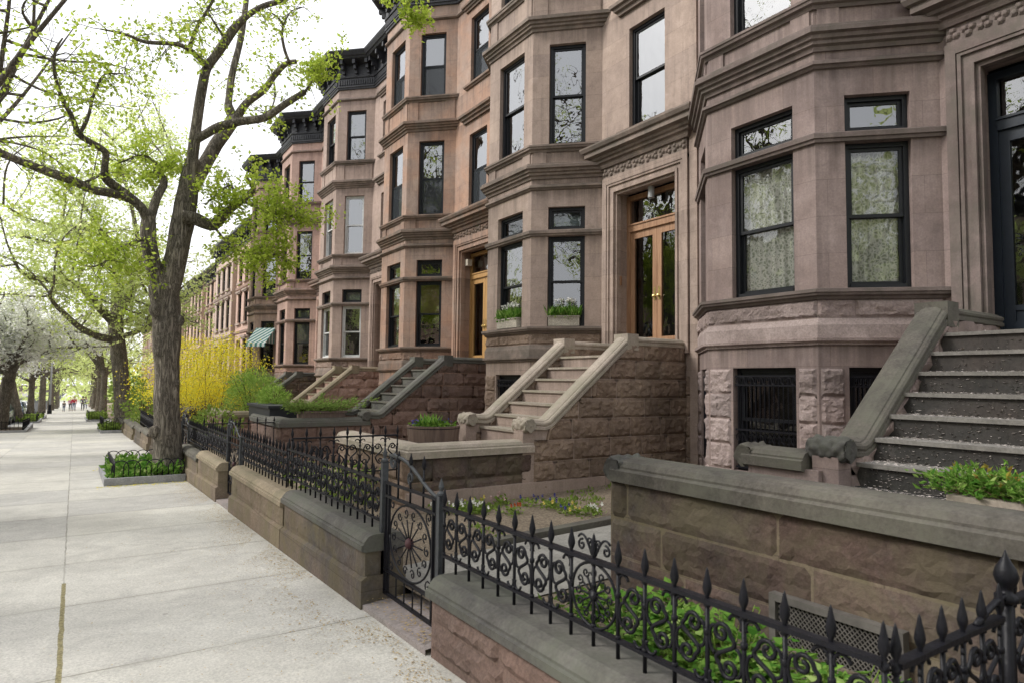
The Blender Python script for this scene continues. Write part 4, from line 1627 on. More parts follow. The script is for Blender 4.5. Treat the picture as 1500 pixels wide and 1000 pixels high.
# sill stones under the gates
for (a, b, lab) in ((3.72, 4.78, 'worn stone sill under the nearest gate, dusted with catkins'), (9.9, 10.9, 'pale stone sill under the second gate')):
    m = MB()
    m.poly([(1.88, a, gz(a) + .035), (1.88, b, gz(b) + .035), (2.3, b, gz(b) + .06), (2.3, a, gz(a) + .06)])
    m.poly([(1.88, a, gz(a) - .1), (1.88, b, gz(b) - .1), (1.88, b, gz(b) + .035), (1.88, a, gz(a) + .035)])
    tag(m.build('gate_sill', 'threshold'), lab, 'stone sill')


# ================================================================== TREES
def smooth_path(pts, sub=4):
    P = [Vector(p) for p in pts]
    out = []
    for i in range(len(P) - 1):
        p0, p1, p2, p3 = P[max(i - 1, 0)], P[i], P[i + 1], P[min(i + 2, len(P) - 1)]
        for j in range(sub):
            t = j / sub
            out.append(.5 * ((2 * p1) + (p2 - p0) * t + (2 * p0 - 5 * p1 + 4 * p2 - p3) * t * t + (3 * p1 - p0 - 3 * p2 + p3) * t ** 3))
    out.append(P[-1])
    return out


def lerp_list(r, n):
    out = []
    for i in range(n):
        t = i / (n - 1) * (len(r) - 1)
        k = min(int(t), len(r) - 2)
        out.append(r[k] + (r[k + 1] - r[k]) * (t - k))
    return out


def limb(mb, pts, rads, seg=8, sub=4, jit=.12, wob=0.0, rg=None):
    sp = smooth_path(pts, sub)
    if wob and rg:
        sp = [sp[0]] + [p + Vector((rg.gauss(0, wob), rg.gauss(0, wob), rg.gauss(0, wob))) for p in sp[1:-1]] + [sp[-1]]
    mb.tube(sp, lerp_list(rads, len(sp)), seg, True, jit)
    return sp


def twigs(mb, lf, path, rg, count, length, lsize, per, spread=.09, up=.25, r0=.011, droop=0.0, clusters=6, t0=.2, gap=0.0):
    """thin twigs that leave a branch, each with loose leaf clusters"""
    n = len(path)
    for _ in range(count):
        t = t0 + (1 - t0) * rg.random()
        i = min(int(t * (n - 1)), n - 2)
        p = path[i].lerp(path[i + 1], rg.random())
        d = Vector((rg.gauss(0, 1), rg.gauss(0, 1), rg.gauss(0, .7) + up)).normalized()
        L = length * rg.uniform(.45, 1.25)
        q = [p]
        for s in range(4):
            d = (d + Vector((rg.gauss(0, .28), rg.gauss(0, .28), rg.gauss(0, .25) - droop))).normalized()
            q.append(q[-1] + d * L / 4)
        mb.tube(q, [r0, r0 * .8, r0 * .6, r0 * .45, r0 * .25], 4, False)
        for c in range(clusters):
            u = rg.uniform(.25, 1) * 4
            k = min(int(u), 3)
            b = q[k].lerp(q[k + 1], u - k)
            if rg.random() < gap:
                continue
            for _l in range(max(1, int(per * rg.uniform(.5, 1.4)))):
                leaf(lf, b + Vector((rg.gauss(0, spread), rg.gauss(0, spread), rg.gauss(0, spread))), lsize * rg.uniform(.6, 1.3), rg, .2, .62)


def main_tree():
    rg = random.Random(21)
    D0 = 14.72
    root = thing('street_tree', 'big forked pavement tree with grey bark in the kerbed bed with hoop edging', 'tree', (1.62, D0, gz(D0)))
    tb, tw, lf = MB(), MB(), MB()
    PXM = 73.0

    def L(px, dy=(0, 0), rad=(4, 2), seg=9, tgt=tb, jit=.12, sub=4):
        """px: pixels along the limb; dy: how far it leans along the street; rad: pixel radii"""
        n = len(px)
        pts = [at(x, y, D0 + dy[0] + (dy[1] - dy[0]) * i / (n - 1)) for i, (x, y) in enumerate(px)]
        return limb(tgt, pts, [r * .86 / PXM for r in rad], seg, sub, jit)
    # trunk with a flared foot and a swollen collar below the fork
    trunk = L([(247, 700), (246, 672), (245, 640), (244, 600), (244, 550), (245, 500), (244, 462), (243, 440), (241, 418)], (0, 0),
              (28, 24, 21, 20, 19.5, 19.5, 22, 23, 22, 24), 18, jit=.16)
    for px_, py_, r in ((228, 455, 9), (262, 470, 8), (226, 632, 8), (258, 560, 5), (232, 515, 5)):
        c = at(px_, py_, D0 - .12)
        tb.lathe([(0, -r * 1.3 / PXM), (r * .8 / PXM, -r * .8 / PXM), (r / PXM, 0), (r * .8 / PXM, r * .8 / PXM), (0, r * 1.3 / PXM)], c, 9, jit=.5)
    br = []
    R1 = L([(245, 425), (256, 385), (264, 345), (271, 305), (277, 268), (283, 235)], (0, .1), (20, 18.5, 18, 19, 16, 12), 14)
    dark = L([(279, 262), (284, 215), (287, 190), (293, 148), (302, 103), (316, 82), (330, 62), (345, 40), (364, 22), (387, 9), (415, 0), (440, -12)], (.05, -.7),
             (11, 9.5, 9, 8.5, 8, 7.5, 8, 7, 5.5, 5, 4, 3), 11)
    grey = L([(281, 275), (300, 240), (320, 207), (337, 184), (345, 174)], (.1, .8), (13, 12.5, 12, 11.5, 10), 12)
    g2 = L([(344, 176), (336, 160), (335, 147), (340, 110), (349, 73), (356, 37), (362, -12), (365, -60)], (.8, 1.2), (10, 9, 6.5, 6.5, 6, 6, 5, 4), 10)
    g3 = L([(346, 174), (362, 151), (387, 132), (401, 112), (415, 97), (424, 92), (434, 91)], (.8, .2), (9, 7, 6.5, 6, 5.5, 5, 5), 10)
    g4 = L([(424, 92), (417, 74), (413, 52), (414, 36), (402, 22), (391, 18)], (.2, .1), (3, 3, 2.6, 2, 1.4, .8), 6)
    g5 = L([(415, 38), (424, 20), (433, 14), (446, 10)], (.1, 0), (1.8, 1.4, 1, .6), 5)
    r2 = L([(284, 207), (302, 196), (321, 186), (353, 178), (387, 173), (418, 153), (447, 135)], (-.05, -1.2), (7, 7.5, 7.5, 7, 6.5, 6, 5), 10)
    r3 = L([(446, 136), (456, 122), (466, 108), (478, 98)], (-1.2, -1.5), (2.6, 2, 1.4, .8), 6)
    r4 = L([(401, 120), (403, 140), (398, 158), (388, 166)], (.2, -.2), (2, 1.6, 1.3, .9), 5)
    l1 = L([(303, 98), (290, 84), (277, 73), (262, 66), (247, 64), (213, 62), (190, 53), (173, 48), (147, 43)], (-.3, -1.4), (5.5, 5, 4.5, 3.8, 3.4, 3, 2.4, 1.8, 1), 8)
    l2 = L([(277, 73), (284, 52), (291, 36), (303, 17), (315, -4)], (-.3, -.6), (4, 3.6, 3, 2.8, 2.4), 7)
    l3 = L([(330, 58), (318, 40), (308, 24), (303, 16)], (-.3, -.5), (2.6, 2, 1.6, 1.2), 6)
    # the left stem and its angular limbs
    S = L([(238, 424), (226, 392), (219, 360), (217, 335), (218, 318)], (0, 0), (15, 13, 12.5, 12, 10), 13)
    a1 = L([(217, 325), (208, 306), (190, 289), (172, 276), (158, 265), (153, 256), (154, 240), (155, 225), (147, 217), (133, 209), (121, 202), (114, 196)], (0, -.9),
           (9, 8, 7.5, 7.5, 7, 6, 5, 5, 5, 4.5, 4.5, 4.5), 10)
    a2 = L([(114, 197), (110, 182), (103, 166), (93, 150), (86, 130), (80, 108), (79, 90), (82, 72), (92, 56)], (-.9, -1.6), (3.6, 3.4, 3.2, 3, 2.6, 2.4, 2.2, 1.8, 1), 8)
    a3 = L([(116, 197), (126, 180), (131, 165), (135, 146), (140, 133), (150, 112), (166, 108), (190, 110)], (-.9, -.6), (3, 2.8, 2.4, 2.2, 2, 1.4, 1, .6), 7)
    a4 = L([(188, 291), (165, 284), (138, 279), (110, 267), (67, 251), (33, 238), (0, 224), (-40, 206), (-90, 190)], (-.1, -2.6), (7.5, 7, 6.5, 6.5, 6, 5.5, 5, 4.6, 4), 10)
    a5 = L([(221, 320), (229, 292), (240, 270), (236, 258), (230, 252), (233, 244), (239, 240)], (0, .5), (7.5, 7, 6.5, 6, 5.5, 5, 4.4), 9)
    a6 = L([(233, 246), (226, 238), (216, 230), (205, 228), (192, 232), (172, 240)], (.5, .6), (3, 2.6, 2.4, 2, 1.5, .9), 6)
    a7 = L([(220, 345), (206, 351), (190, 358), (173, 366), (166, 372), (150, 386), (132, 392)], (0, -.8), (4, 3.6, 3, 2.4, 2, 1.5, .8), 7)
    a8 = L([(152, 252), (138, 262), (118, 268), (108, 266)], (-.5, -.8), (2.4, 2, 1.5, .9), 6)
    # the low limb to the right with its stubby knob
    k1 = L([(268, 318), (284, 320), (300, 327), (312, 330), (322, 322), (333, 310), (345, 302), (356, 293), (366, 284), (371, 276), (366, 268), (360, 258)], (-.2, -.7),
           (12, 11, 10.5, 10, 9, 7, 6, 5.5, 5, 4.5, 3.5, 2), 10)
    k2 = L([(352, 296), (364, 298), (376, 304), (390, 314), (405, 326), (422, 316), (440, 306)], (-.6, -1.2), (3, 2.6, 2.3, 2, 1.7, 1.3, .8), 7)
    k3 = L([(348, 296), (344, 282), (336, 272), (320, 284), (300, 300)], (-.6, -.4), (3, 2.5, 2, 1.6, 1), 6)
    k4 = L([(312, 330), (330, 352), (352, 368), (380, 376), (404, 372)], (-.3, -.9), (2.4, 2, 1.7, 1.3, .8), 6)
    small = [l1, l2, a2, a3, g4, g5, r3, r4, l3, a6, a7, a8, k2, k3, k4]
    for p in small:
        twigs(tw, lf, p, rg, 9, .8, .085, 7, .075, .1, .009, .05, 5, .25, .3)
    for p in (l1, a2, a3, l2):
        twigs(tw, lf, p, rg, 15, 1.15, .09, 7, .085, 0, .009, .08, 6, .2, .3)
    for p in (dark, g2, g3, r2, a1, a4):
        twigs(tw, lf, p, rg, 10, 1.0, .085, 7, .075, .15, .010, .05, 5, .35, .4)
    # denser sprays
    for p, n, L_ in ((k1, 13, .9), (k2, 30, .95), (k4, 20, .9), (k3, 12, .8), (a7, 20, .9), (r3, 9, .7), (a5, 12, .8), (a6, 10, .9)):
        twigs(tw, lf, p, rg, int(n * 1.15), L_, .085, 10, .085, .1, .008, .03, 7, .45)
    tb.build('trunk', 'bark', root, True)
    tw.build('twigs', 'bark_dark', root)
    lf.build('crown', 'leaf', root)
    return root


main_tree()


def generic_tree(seed, h, r, spread, leafsize, per, mat, bark, label, loc, group=None, fork=.35, nb=6, sub=4, tcount=10, up=.5, lean=(0, 0), clusters=5, low=0.0, name='street_tree',
                 tl=1.1, gap=.15, spr=.16, el_=(.35, 1.15)):
    rg = random.Random(seed)
    root = thing(name, label, 'tree', loc, group)
    o = Vector(loc)
    tb, lf = MB(), MB()
    fz = h * fork
    top = o + Vector((lean[0], lean[1], fz))
    trunk = limb(tb, [o - Vector((0, 0, .2)), o + Vector((lean[0] * .3, lean[1] * .3, fz * .35)), o + Vector((lean[0] * .7, lean[1] * .7, fz * .75)), top],
                 [r * 1.35, r * 1.0, r * .95, r * 1.05], 12, 5, .15)
    for b in range(nb):
        az = 2 * PI * (b + rg.uniform(-.3, .3)) / nb
        el = rg.uniform(*el_) if b else 1.45
        d = Vector((math.cos(az) * math.cos(el), math.sin(az) * math.cos(el), math.sin(el)))
        Ln = (spread * math.cos(el) + (h - fz) * math.sin(el)) * rg.uniform(.75, 1.0)
        pts = [top - Vector((0, 0, rg.uniform(0, .8) * (1 + low)))]
        dd = d.copy()
        for s in range(4):
            dd = (dd + Vector((rg.gauss(0, .22), rg.gauss(0, .22), rg.gauss(0, .18) + .06 * up))).normalized()
            pts.append(pts[-1] + dd * Ln / 4)
        path = limb(tb, pts, [r * .55, r * .42, r * .3, r * .18, r * .06], 8, 4, .12)
        twigs(tb, lf, path, rg, tcount, tl, leafsize, per, spr, .15, .014, .02, clusters, .25, gap)
        for s in range(sub):
            i = rg.randrange(len(path) // 4, len(path) - 2)
            d2 = Vector((rg.gauss(0, 1), rg.gauss(0, 1), rg.gauss(0, .6) + .3)).normalized()
            L2 = Ln * rg.uniform(.3, .55) * (.5 if el_[0] > 1 else 1)
            q = [path[i]]
            for s2 in range(3):
                d2 = (d2 + Vector((rg.gauss(0, .25), rg.gauss(0, .25), rg.gauss(0, .25)))).normalized()
                q.append(q[-1] + d2 * L2 / 3)
            p2 = limb(tb, q, [r * .2, r * .14, r * .09, r * .03], 6, 3, .1)
            twigs(tb, lf, p2, rg, tcount, tl, leafsize, per, spr, .15, .012, .02, clusters, .2, gap)
    tb.build('trunk', bark, root, True)
    lf.build('crown', mat, root)
    return root


# second pavement tree: drawn limb by limb
def second_tree():
    rg = random.Random(5)
    D0 = 38.0
    root = thing('street_tree', 'second pavement tree with spreading low limbs, beyond the big forked tree', 'tree', (1.9, D0, gz(D0)))
    tb, lf = MB(), MB()
    PXM = 29.0

    def L(px, dy, rad, seg=8):
        n = len(px)
        pts = [at(x, y, D0 + dy[0] + (dy[1] - dy[0]) * i / (n - 1)) for i, (x, y) in enumerate(px)]
        return limb(tb, pts, [r / PXM for r in rad], seg, 3, .14)
    L([(184, 640), (181, 620), (180, 600), (178, 560), (174, 520), (170, 485), (168, 466)], (0, 0), (15, 13, 11.5, 10.5, 10, 10, 10), 14)
    P = [L([(166, 472), (150, 455), (134, 438), (122, 425), (108, 415), (92, 413), (70, 411), (45, 407), (32, 399), (20, 383)], (0, -3), (7, 6, 5.5, 5, 4.5, 4, 3.6, 3, 2, 1)),
         L([(165, 497), (148, 494), (128, 486), (112, 476), (95, 460), (82, 448), (73, 434), (76, 424), (80, 416)], (0, -4), (6, 5, 4.5, 4, 3.4, 2.8, 2.2, 1.5, .8)),
         L([(169, 470), (177, 450), (187, 432), (195, 415), (200, 395), (208, 370), (214, 340)], (0, 1), (9, 8, 7.5, 7, 6, 4.5, 3)),
         L([(168, 468), (170, 440), (172, 415), (168, 392), (160, 368), (158, 340)], (0, 3), (7, 6, 4.5, 3.5, 2.5, 1.5)),
         L([(175, 476), (195, 466), (215, 456), (240, 444), (262, 430)], (0, -2), (5, 4, 3.5, 2.6, 1.4)),
         L([(176, 494), (200, 486), (222, 475), (245, 466)], (0, -2.5), (4.5, 3.6, 3, 1.6)),
         L([(190, 470), (194, 440), (200, 410), (206, 380), (215, 350)], (1.5, 3), (2.6, 2.4, 2, 1.6, 1)),
         L([(205, 385), (200, 340), (190, 290), (176, 245), (165, 205)], (1, 2), (4, 3.4, 2.6, 1.8, .8)),
         L([(212, 350), (228, 310), (240, 270), (256, 235)], (1, 0), (3, 2.4, 1.6, .8)),
         L([(160, 365), (140, 325), (112, 290), (84, 262), (60, 240)], (2, 0), (3, 2.6, 2, 1.4, .7)),
         L([(158, 345), (120, 335), (80, 330), (40, 320), (5, 300)], (2, -1), (3, 2.6, 2, 1.4, .7)),
         L([(170, 400), (130, 375), (90, 362), (50, 350), (10, 345)], (1, -2), (3, 2.6, 2, 1.4, .7))]
    for p in P:
        twigs(tb, lf, p, rg, 34, 2.1, .17, 6, .22, .35, .013, .02, 6, .25, .12)
    for _ in range(44):
        b = rg.choice(P)
        i = rg.randrange(len(b) // 3, len(b))
        d = Vector((rg.gauss(0, 1), rg.gauss(0, 1), rg.uniform(.1, 1.4))).normalized()
        q = [b[i]]
        for s in range(3):
            d = (d + Vector((rg.gauss(0, .25), rg.gauss(0, .25), rg.gauss(0, .2)))).normalized()
            q.append(q[-1] + d * rg.uniform(.8, 1.6))
        p2 = limb(tb, q, [.05, .04, .03, .012], 6, 3, .1)
        twigs(tb, lf, p2, rg, 14, 1.7, .17, 6, .2, .25, .012, .02, 5, .1, .15)
    tb.build('trunk', 'bark', root, True)
    lf.build('crown', 'leaf_far', root)


second_tree()

# rows of street trees: three crown types, copied down both kerbs
ordn = ['first', 'second', 'third', 'fourth', 'fifth', 'sixth', 'seventh', 'eighth', 'ninth', 'tenth']
T1 = generic_tree(11, 11, .26, 4.6, .22, 4, 'leaf_far', 'bark_dark', 'street tree of the building side, third in line beyond the big forked tree', (2.1, 66, gz(66)),
                  'trees on the building side of the pavement', .38, 7, 3, 9)
T2 = generic_tree(14, 12, .30, 5, .24, 4, 'leaf_far', 'bark_dark', 'thick-trunked kerbside tree, nearest of the thick trunks beside the parked cars', (-2.75, 84, gz(84)),
                  'trees along the kerb', .36, 7, 3, 9)
BL = generic_tree(33, 7.6, .30, 3.9, .19, 5, 'blossom', 'bark_dark', 'flowering kerbside tree covered in white blossom, leaning trunk beside the parked cars', (-2.95, 53, gz(53)),
                  'trees along the kerb', .53, 9, 4, 13, lean=(-.9, 0), clusters=6, low=.2, name='blossom_tree', tl=1.1, el_=(.3, 1.0), gap=.05, spr=.2)
c = copy_tree(BL)
c.location = (-3.0, 40.5, gz(40.5))
c.rotation_euler = (0, 0, 2.2)
c.scale = (.9, .9, .9)
c['label'] = 'white blossoming kerbside tree, nearest of the kerb trees in view'
for i, (x, y, src, rz, sc) in enumerate([(2.3, 86, T1, 4.1, 1.0), (2.4, 108, T1, .8, 1.1), (2.6, 133, T1, 3.3, 1.2)]):
    c = copy_tree(src)
    c.location = (x, y, gz(y))
    c.rotation_euler = (0, 0, rz)
    c.scale = (sc,) * 3
    c['label'] = 'hazy building-side street tree, %s beyond the second kerbed bed' % ordn[i + 1]
for i, (x, y, src, rz, sc) in enumerate([(-2.75, 62.5, T1, 2.9, .8), (-2.4, 101, T2, 2.1, 1.05), (-2.2, 114, T2, 4.0, 1.1), (-2.3, 129, T2, 5.2, 1.2)]):
    c = copy_tree(src)
    c.location = (x, y, gz(y))
    c.rotation_euler = (0, 0, rz)
    c.scale = (sc,) * 3
    c['group'] = 'trees along the kerb'
    c['label'] = 'slim kerbside tree with a low side branch, between the blossom and the thick trunks' if i == 0 else 'thick-trunked kerbside tree, %s of the thick trunks in the distance' % ordn[i]
# kerb trees level with the camera: seen in the window reflections
NT_ = generic_tree(52, 18, .27, 2.6, .11, 4, 'leaf', 'bark_dark', 'kerbside tree mirrored in the windows of the nearest house', (-3.0, 7.5, gz(7.5)), 'trees along the kerb', .25, 9, 7, 5, gap=.45, up=1.2, tl=1.3, el_=(1.12, 1.4))
for i, (x, y, rz) in enumerate([(-3.5, 12.2, 2.0), (-4.7, 24, 4.2), (-3.2, -1.5, 1.0)]):
    c = copy_tree(NT_)
    c.location = (x, y, gz(y))
    c.rotation_euler = (0, 0, rz)
    c['label'] = 'kerbside tree mirrored in the windows of the %s house' % ['pale brown', 'orange-stained', 'dark greyish'][i] if i < 2 else 'kerbside tree behind the viewpoint'
for i, (x, y, rz, sc) in enumerate([(-13.5, 2, 1, 1.1), (-13.4, 14, 2, 1.2), (-13.6, 26, 3, 1.1), (-13.5, 39, 4, 1.2), (-13.5, 53, .5, 1.15), (-13.4, 68, 1.4, 1.2), (-13.5, 85, 2.2, 1.2), (-13.5, 104, 3.1, 1.3)]):
    c = copy_tree(T2 if i % 2 else T1)
    c.location = (x, y, gz(y))
    c.rotation_euler = (0, 0, rz)
    c.scale = (sc,) * 3
    c['group'] = 'trees across the street'
    c['label'] = 'tree across the street behind the parked cars, %s along' % ordn[i]
for i, (x, y, rz) in enumerate([(-3.0, -6.5, .7), (-3.1, -15, 2.9), (1.3, -6.0, 4.0)]):  # unseen trees added behind the camera to darken the near foreground
    c = copy_tree(T2)
    c.location = (x, y, gz(y))
    c.rotation_euler = (0, 0, rz)
    c['group'] = 'trees along the kerb'
    c['label'] = 'unseen tree behind the viewpoint, added to shade the dark stoop, %s' % ['the near one', 'the further one', 'the one by the house wall'][i]
# a spray of young leaves hanging into the top of the picture
rg = random.Random(3)
tb, lf = MB(), MB()
D_ = 9.5
root = thing('overhanging_branch', 'leafy branch tip hanging into the sky at the top, in front of the black cornice', 'branch', at(600, -40, D_))
p = limb(tb, [at(690, -160, D_ - .5), at(640, -80, D_), at(605, -30, D_), at(598, 8, D_), at(606, 22, D_)], [.02, .016, .012, .007, .003], 6)
twigs(tb, lf, p[len(p) // 2:], rg, 14, .30, .085, 7, .06, -.3, .004, .25, 5, .2)
p = limb(tb, [at(605, -30, D_), at(580, -14, D_ + .2), at(564, 2, D_ + .2)], [.008, .006, .003], 6)
twigs(tb, lf, p, rg, 5, .22, .08, 5, .05, -.2, .004, .2, 4, .5)
tb.build('twig', 'bark_dark', root, True)
lf.build('leaves', 'leaf', root)


# ================================================================== TREE BEDS, KERBS, PLANTING
def tree_bed(x0, x1, y0, y1, label, hoops, kh=.13, kw=.10, hoop_label=None, hoop_h=.36, plants=None):
    z = lambda y: gz(y)
    root = thing('tree_bed', label, 'tree bed', ((x0 + x1) / 2, (y0 + y1) / 2, z(y0)), 'kerbed tree beds in the pavement')
    m = MB()
    zb = z(y1) - .1
    zt = lambda y: z(y) + kh
    for (a, b, c, d) in ((x0, x1, y0, y0 + kw), (x0, x1, y1 - kw, y1), (x0, x0 + kw, y0 + kw, y1 - kw)):
        b_ = len(m.v)
        for yy in (c, d):
            pass
        m.poly([(a, c, zt(c)), (b, c, zt(c)), (b, d, zt(d)), (a, d, zt(d))])
        m.poly([(a, c, zb), (b, c, zb), (b, c, zt(c)), (a, c, zt(c))])
        m.poly([(a, d, zb), (a, d, zt(d)), (b, d, zt(d)), (b, d, zb)])
        m.poly([(a, c, zb), (a, c, zt(c)), (a, d, zt(d)), (a, d, zb)])
        m.poly([(b, c, zb), (b, d, zb), (b, d, zt(d)), (b, c, zt(c))])
    m.build('kerb_border', 'kerb', root)
    m = MB()
    m.poly([(x0 + kw, y0 + kw, zt(y0) - .04), (x1, y0 + kw, zt(y0) - .04), (x1, y1 - kw, zt(y1) - .04), (x0 + kw, y1 - kw, zt(y1) - .04)])
    m.build('soil', 'bedsoil', root)
    if hoops:
        hr = thing('hoop_edging', hoop_label, 'edging', ((x0 + x1) / 2, y0, z(y0)), 'hoop edgings round the tree beds')
        w = hr.location
        hm = MB()
        s = .19
        R = s * .72
        hm.tube([(-R, 0, 0), (-R, 0, hoop_h - R)] + [(-R * math.cos(t), 0, hoop_h - R + R * math.sin(t)) for t in [PI * j / 10 for j in range(1, 10)]] + [(R, 0, hoop_h - R), (R, 0, 0)], .009, 6)
        proto = hm.build('hoop', 'iron', None, True)
        me = proto.data
        bpy.data.objects.remove(proto)
        for (ax, ay, bx, by) in hoops:
            n = max(1, round(math.hypot(bx - ax, by - ay) / s))
            for i in range(n):
                t = (i + .5) / n
                xx, yy = ax + (bx - ax) * t, ay + (by - ay) * t
                o = new_part('hoop', me, hr, Vector((xx, yy, zt(yy) - .06)) - w)
                o.rotation_euler = (0, 0, math.atan2(by - ay, bx - ax))
    return root


tree_bed(.52, 1.85, 13.95, 16.95, 'grey kerbed bed planted round the big forked tree', [(.68, 14.12, 1.8, 14.12), (.68, 14.12, .68, 16.8), (.68, 16.8, 1.8, 16.8)],
         hoop_label='black hoop edging in the bed of the big forked tree')
tree_bed(1.05, 1.9, 34.5, 39.4, 'kerbed bed at the foot of the second pavement tree', [(1.15, 34.65, 1.85, 34.65), (1.15, 34.65, 1.15, 39.2)], hoop_h=.62,
         hoop_label='tall black edging round the bed of the second pavement tree')
tree_bed(.75, 1.9, 52, 60, 'second kerbed bed on the building side, further off', [(.9, 52.2, 1.8, 52.2), (.9, 52.2, .9, 59.8)], hoop_h=.6, hoop_label='black edging round the further building-side bed')
for i, (y0, y1) in enumerate([(37.6, 43.5), (50.8, 55), (60.5, 64.5)]):
    lab = ['nearest kerbside tree bed with low dark railings', 'second kerbside tree bed, under the leaning blossom tree', 'third kerbside tree bed, under the slim tree'][i]
    z = gz(y0)
    root = thing('tree_bed', lab, 'tree bed', (-2.3, (y0 + y1) / 2, z), 'kerbed tree beds in the pavement')
    m = MB()
    m.box(-2.9, -1.75, y0, y0 + .12, gz(y1) - .1, z + .1)
    m.box(-1.87, -1.75, y0 + .12, y1, gz(y1) - .1, z + .098)
    m.build('kerb_border', 'kerb', root)
    m = MB()
    m.poly([(-2.9, y0 + .12, z + .05), (-1.87, y0 + .12, z + .05), (-1.87, y1, gz(y1) + .05), (-2.9, y1, gz(y1) + .05)])
    m.build('soil', 'bedsoil', root)
    m = MB()
    for s0, s1 in (((-2.85, y0 + .2), (-1.92, y0 + .2)), ((-1.92, y0 + .2), (-1.92, y1 - .1))):
        n = max(4, round(math.hypot(s1[0] - s0[0], s1[1] - s0[1]) / .16))
        for q in range(n + 1):
            x, y = s0[0] + (s1[0] - s0[0]) * q / n, s0[1] + (s1[1] - s0[1]) * q / n
            m.tube([(x, y, gz(y) + .05), (x, y, gz(y) + .55)], .011, 5)
        for h in (.2, .48):
            m.tube([(s0[0], s0[1], gz(s0[1]) + h), (s1[0], s1[1], gz(s1[1]) + h)], .014, 5)
    fr = m.build('railing', 'iron', root)


def ground_plants(name, x0, x1, y0, y1, zf, n, size, h, mat, rg, patchy=.0, stems=5):
    m = MB()
    for _ in range(n):
        x, y = rg.uniform(x0, x1), rg.uniform(y0, y1)
        if patchy and noise.noise(Vector((x * 1.7, y * 1.7, 3.3))) < patchy:
            continue
        hh = h * rg.uniform(.4, 1.15)
        for _s in range(stems):
            a = rg.uniform(0, 2 * PI)
            d = Vector((math.cos(a), math.sin(a), rg.uniform(.3, 1.4)))
            leaf(m, Vector((x + rg.gauss(0, .03), y + rg.gauss(0, .03), zf(x, y) + hh * rg.random())), size * rg.uniform(.6, 1.25), rg, .4, .6, d)
    o = m.build(name, mat)
    o['kind'] = 'stuff'
    return o


rg = random.Random(17)
o = ground_plants('ground_cover', .66, 1.82, 14.1, 16.8, lambda x, y: gz(y) + .09, 560, .12, .22, 'leaf_lush', rg, -.1)
tag(o, 'bright green ground cover in the bed of the big forked tree', 'ground cover', kind='stuff')
o = ground_plants('ground_cover', .64, .95, 14.1, 15.6, lambda x, y: gz(y) + .09, 330, .10, .06, 'leaf_lush', rg)
tag(o, 'low grassy cover at the front corner of the big tree bed', 'ground cover', kind='stuff')
o = ground_plants('ground_cover', 1.1, 1.88, 34.7, 39.2, lambda x, y: gz(y) + .09, 240, .15, .26, 'leaf_mid', rg)
tag(o, 'dark leafy cover in the bed of the second pavement tree', 'ground cover', kind='stuff')
o = ground_plants('ground_cover', .9, 1.88, 52.2, 59.8, lambda x, y: gz(y) + .09, 220, .22, .4, 'leaf_mid', rg)
tag(o, 'dark leafy cover in the further building-side bed', 'ground cover', kind='stuff')
o = ground_plants('ground_cover', -2.85, -1.95, 51, 64, lambda x, y: gz(y) + .05, 200, .2, .3, 'leaf_mid', rg)
tag(o, 'dark cover in the kerbside beds under the blossom', 'ground cover', kind='stuff')


def shrub(name, label, cat, c, rad, n, size, mat, rg, stems=9, flat=.0, aspect=.6, group=None, noise_amp=.35, inner=.35, droop=0, stem_mat='stem', zmin=None, mat_name='foliage'):
    """foliage spread through an uneven ellipsoid; c is the point where it stands"""
    root = thing(name, label, cat, c, group)
    c = Vector(c)
    ctr = c + Vector((0, 0, rad[2]))
    st, lf = MB(), MB()
    for i in range(stems):
        a = rg.uniform(0, 2 * PI)
        q = rg.uniform(.3, .95)
        e = Vector((math.cos(a) * rad[0] * q, math.sin(a) * rad[1] * q, rad[2] * rg.uniform(.1, .9)))
        st.tube([c + Vector((e.x * .12, e.y * .12, -.1)), c + Vector((e.x * .3, e.y * .3, rad[2] * .6)), ctr + e * .75, ctr + e * 1.02], [.018, .014, .01, .004], 5, False)
    k = 0
    while k < n:
        d = Vector((rg.gauss(0, 1), rg.gauss(0, 1), rg.gauss(0, 1))).normalized()
        q = (inner + (1 - inner) * rg.random() ** .5)
        f = 1 + noise_amp * noise.noise(d * 2.4 + c)
        p = ctr + Vector((d.x * rad[0], d.y * rad[1], d.z * rad[2])) * q * f
        k += 1
        if zmin is not None and p.z < zmin:
            continue
        if noise.noise(p * 2.6 + Vector((7, 1, 3))) < -.22:
            continue
        dr = (d + Vector((rg.gauss(0, .6), rg.gauss(0, .6), rg.gauss(0, .6) + .25 - droop))).normalized()
        leaf(lf, p, size * rg.uniform(.55, 1.3), rg, flat, aspect, dr)
    st.build('stems', stem_mat, root)
    lf.build(mat_name, mat, root)
    return root


rg = random.Random(29)
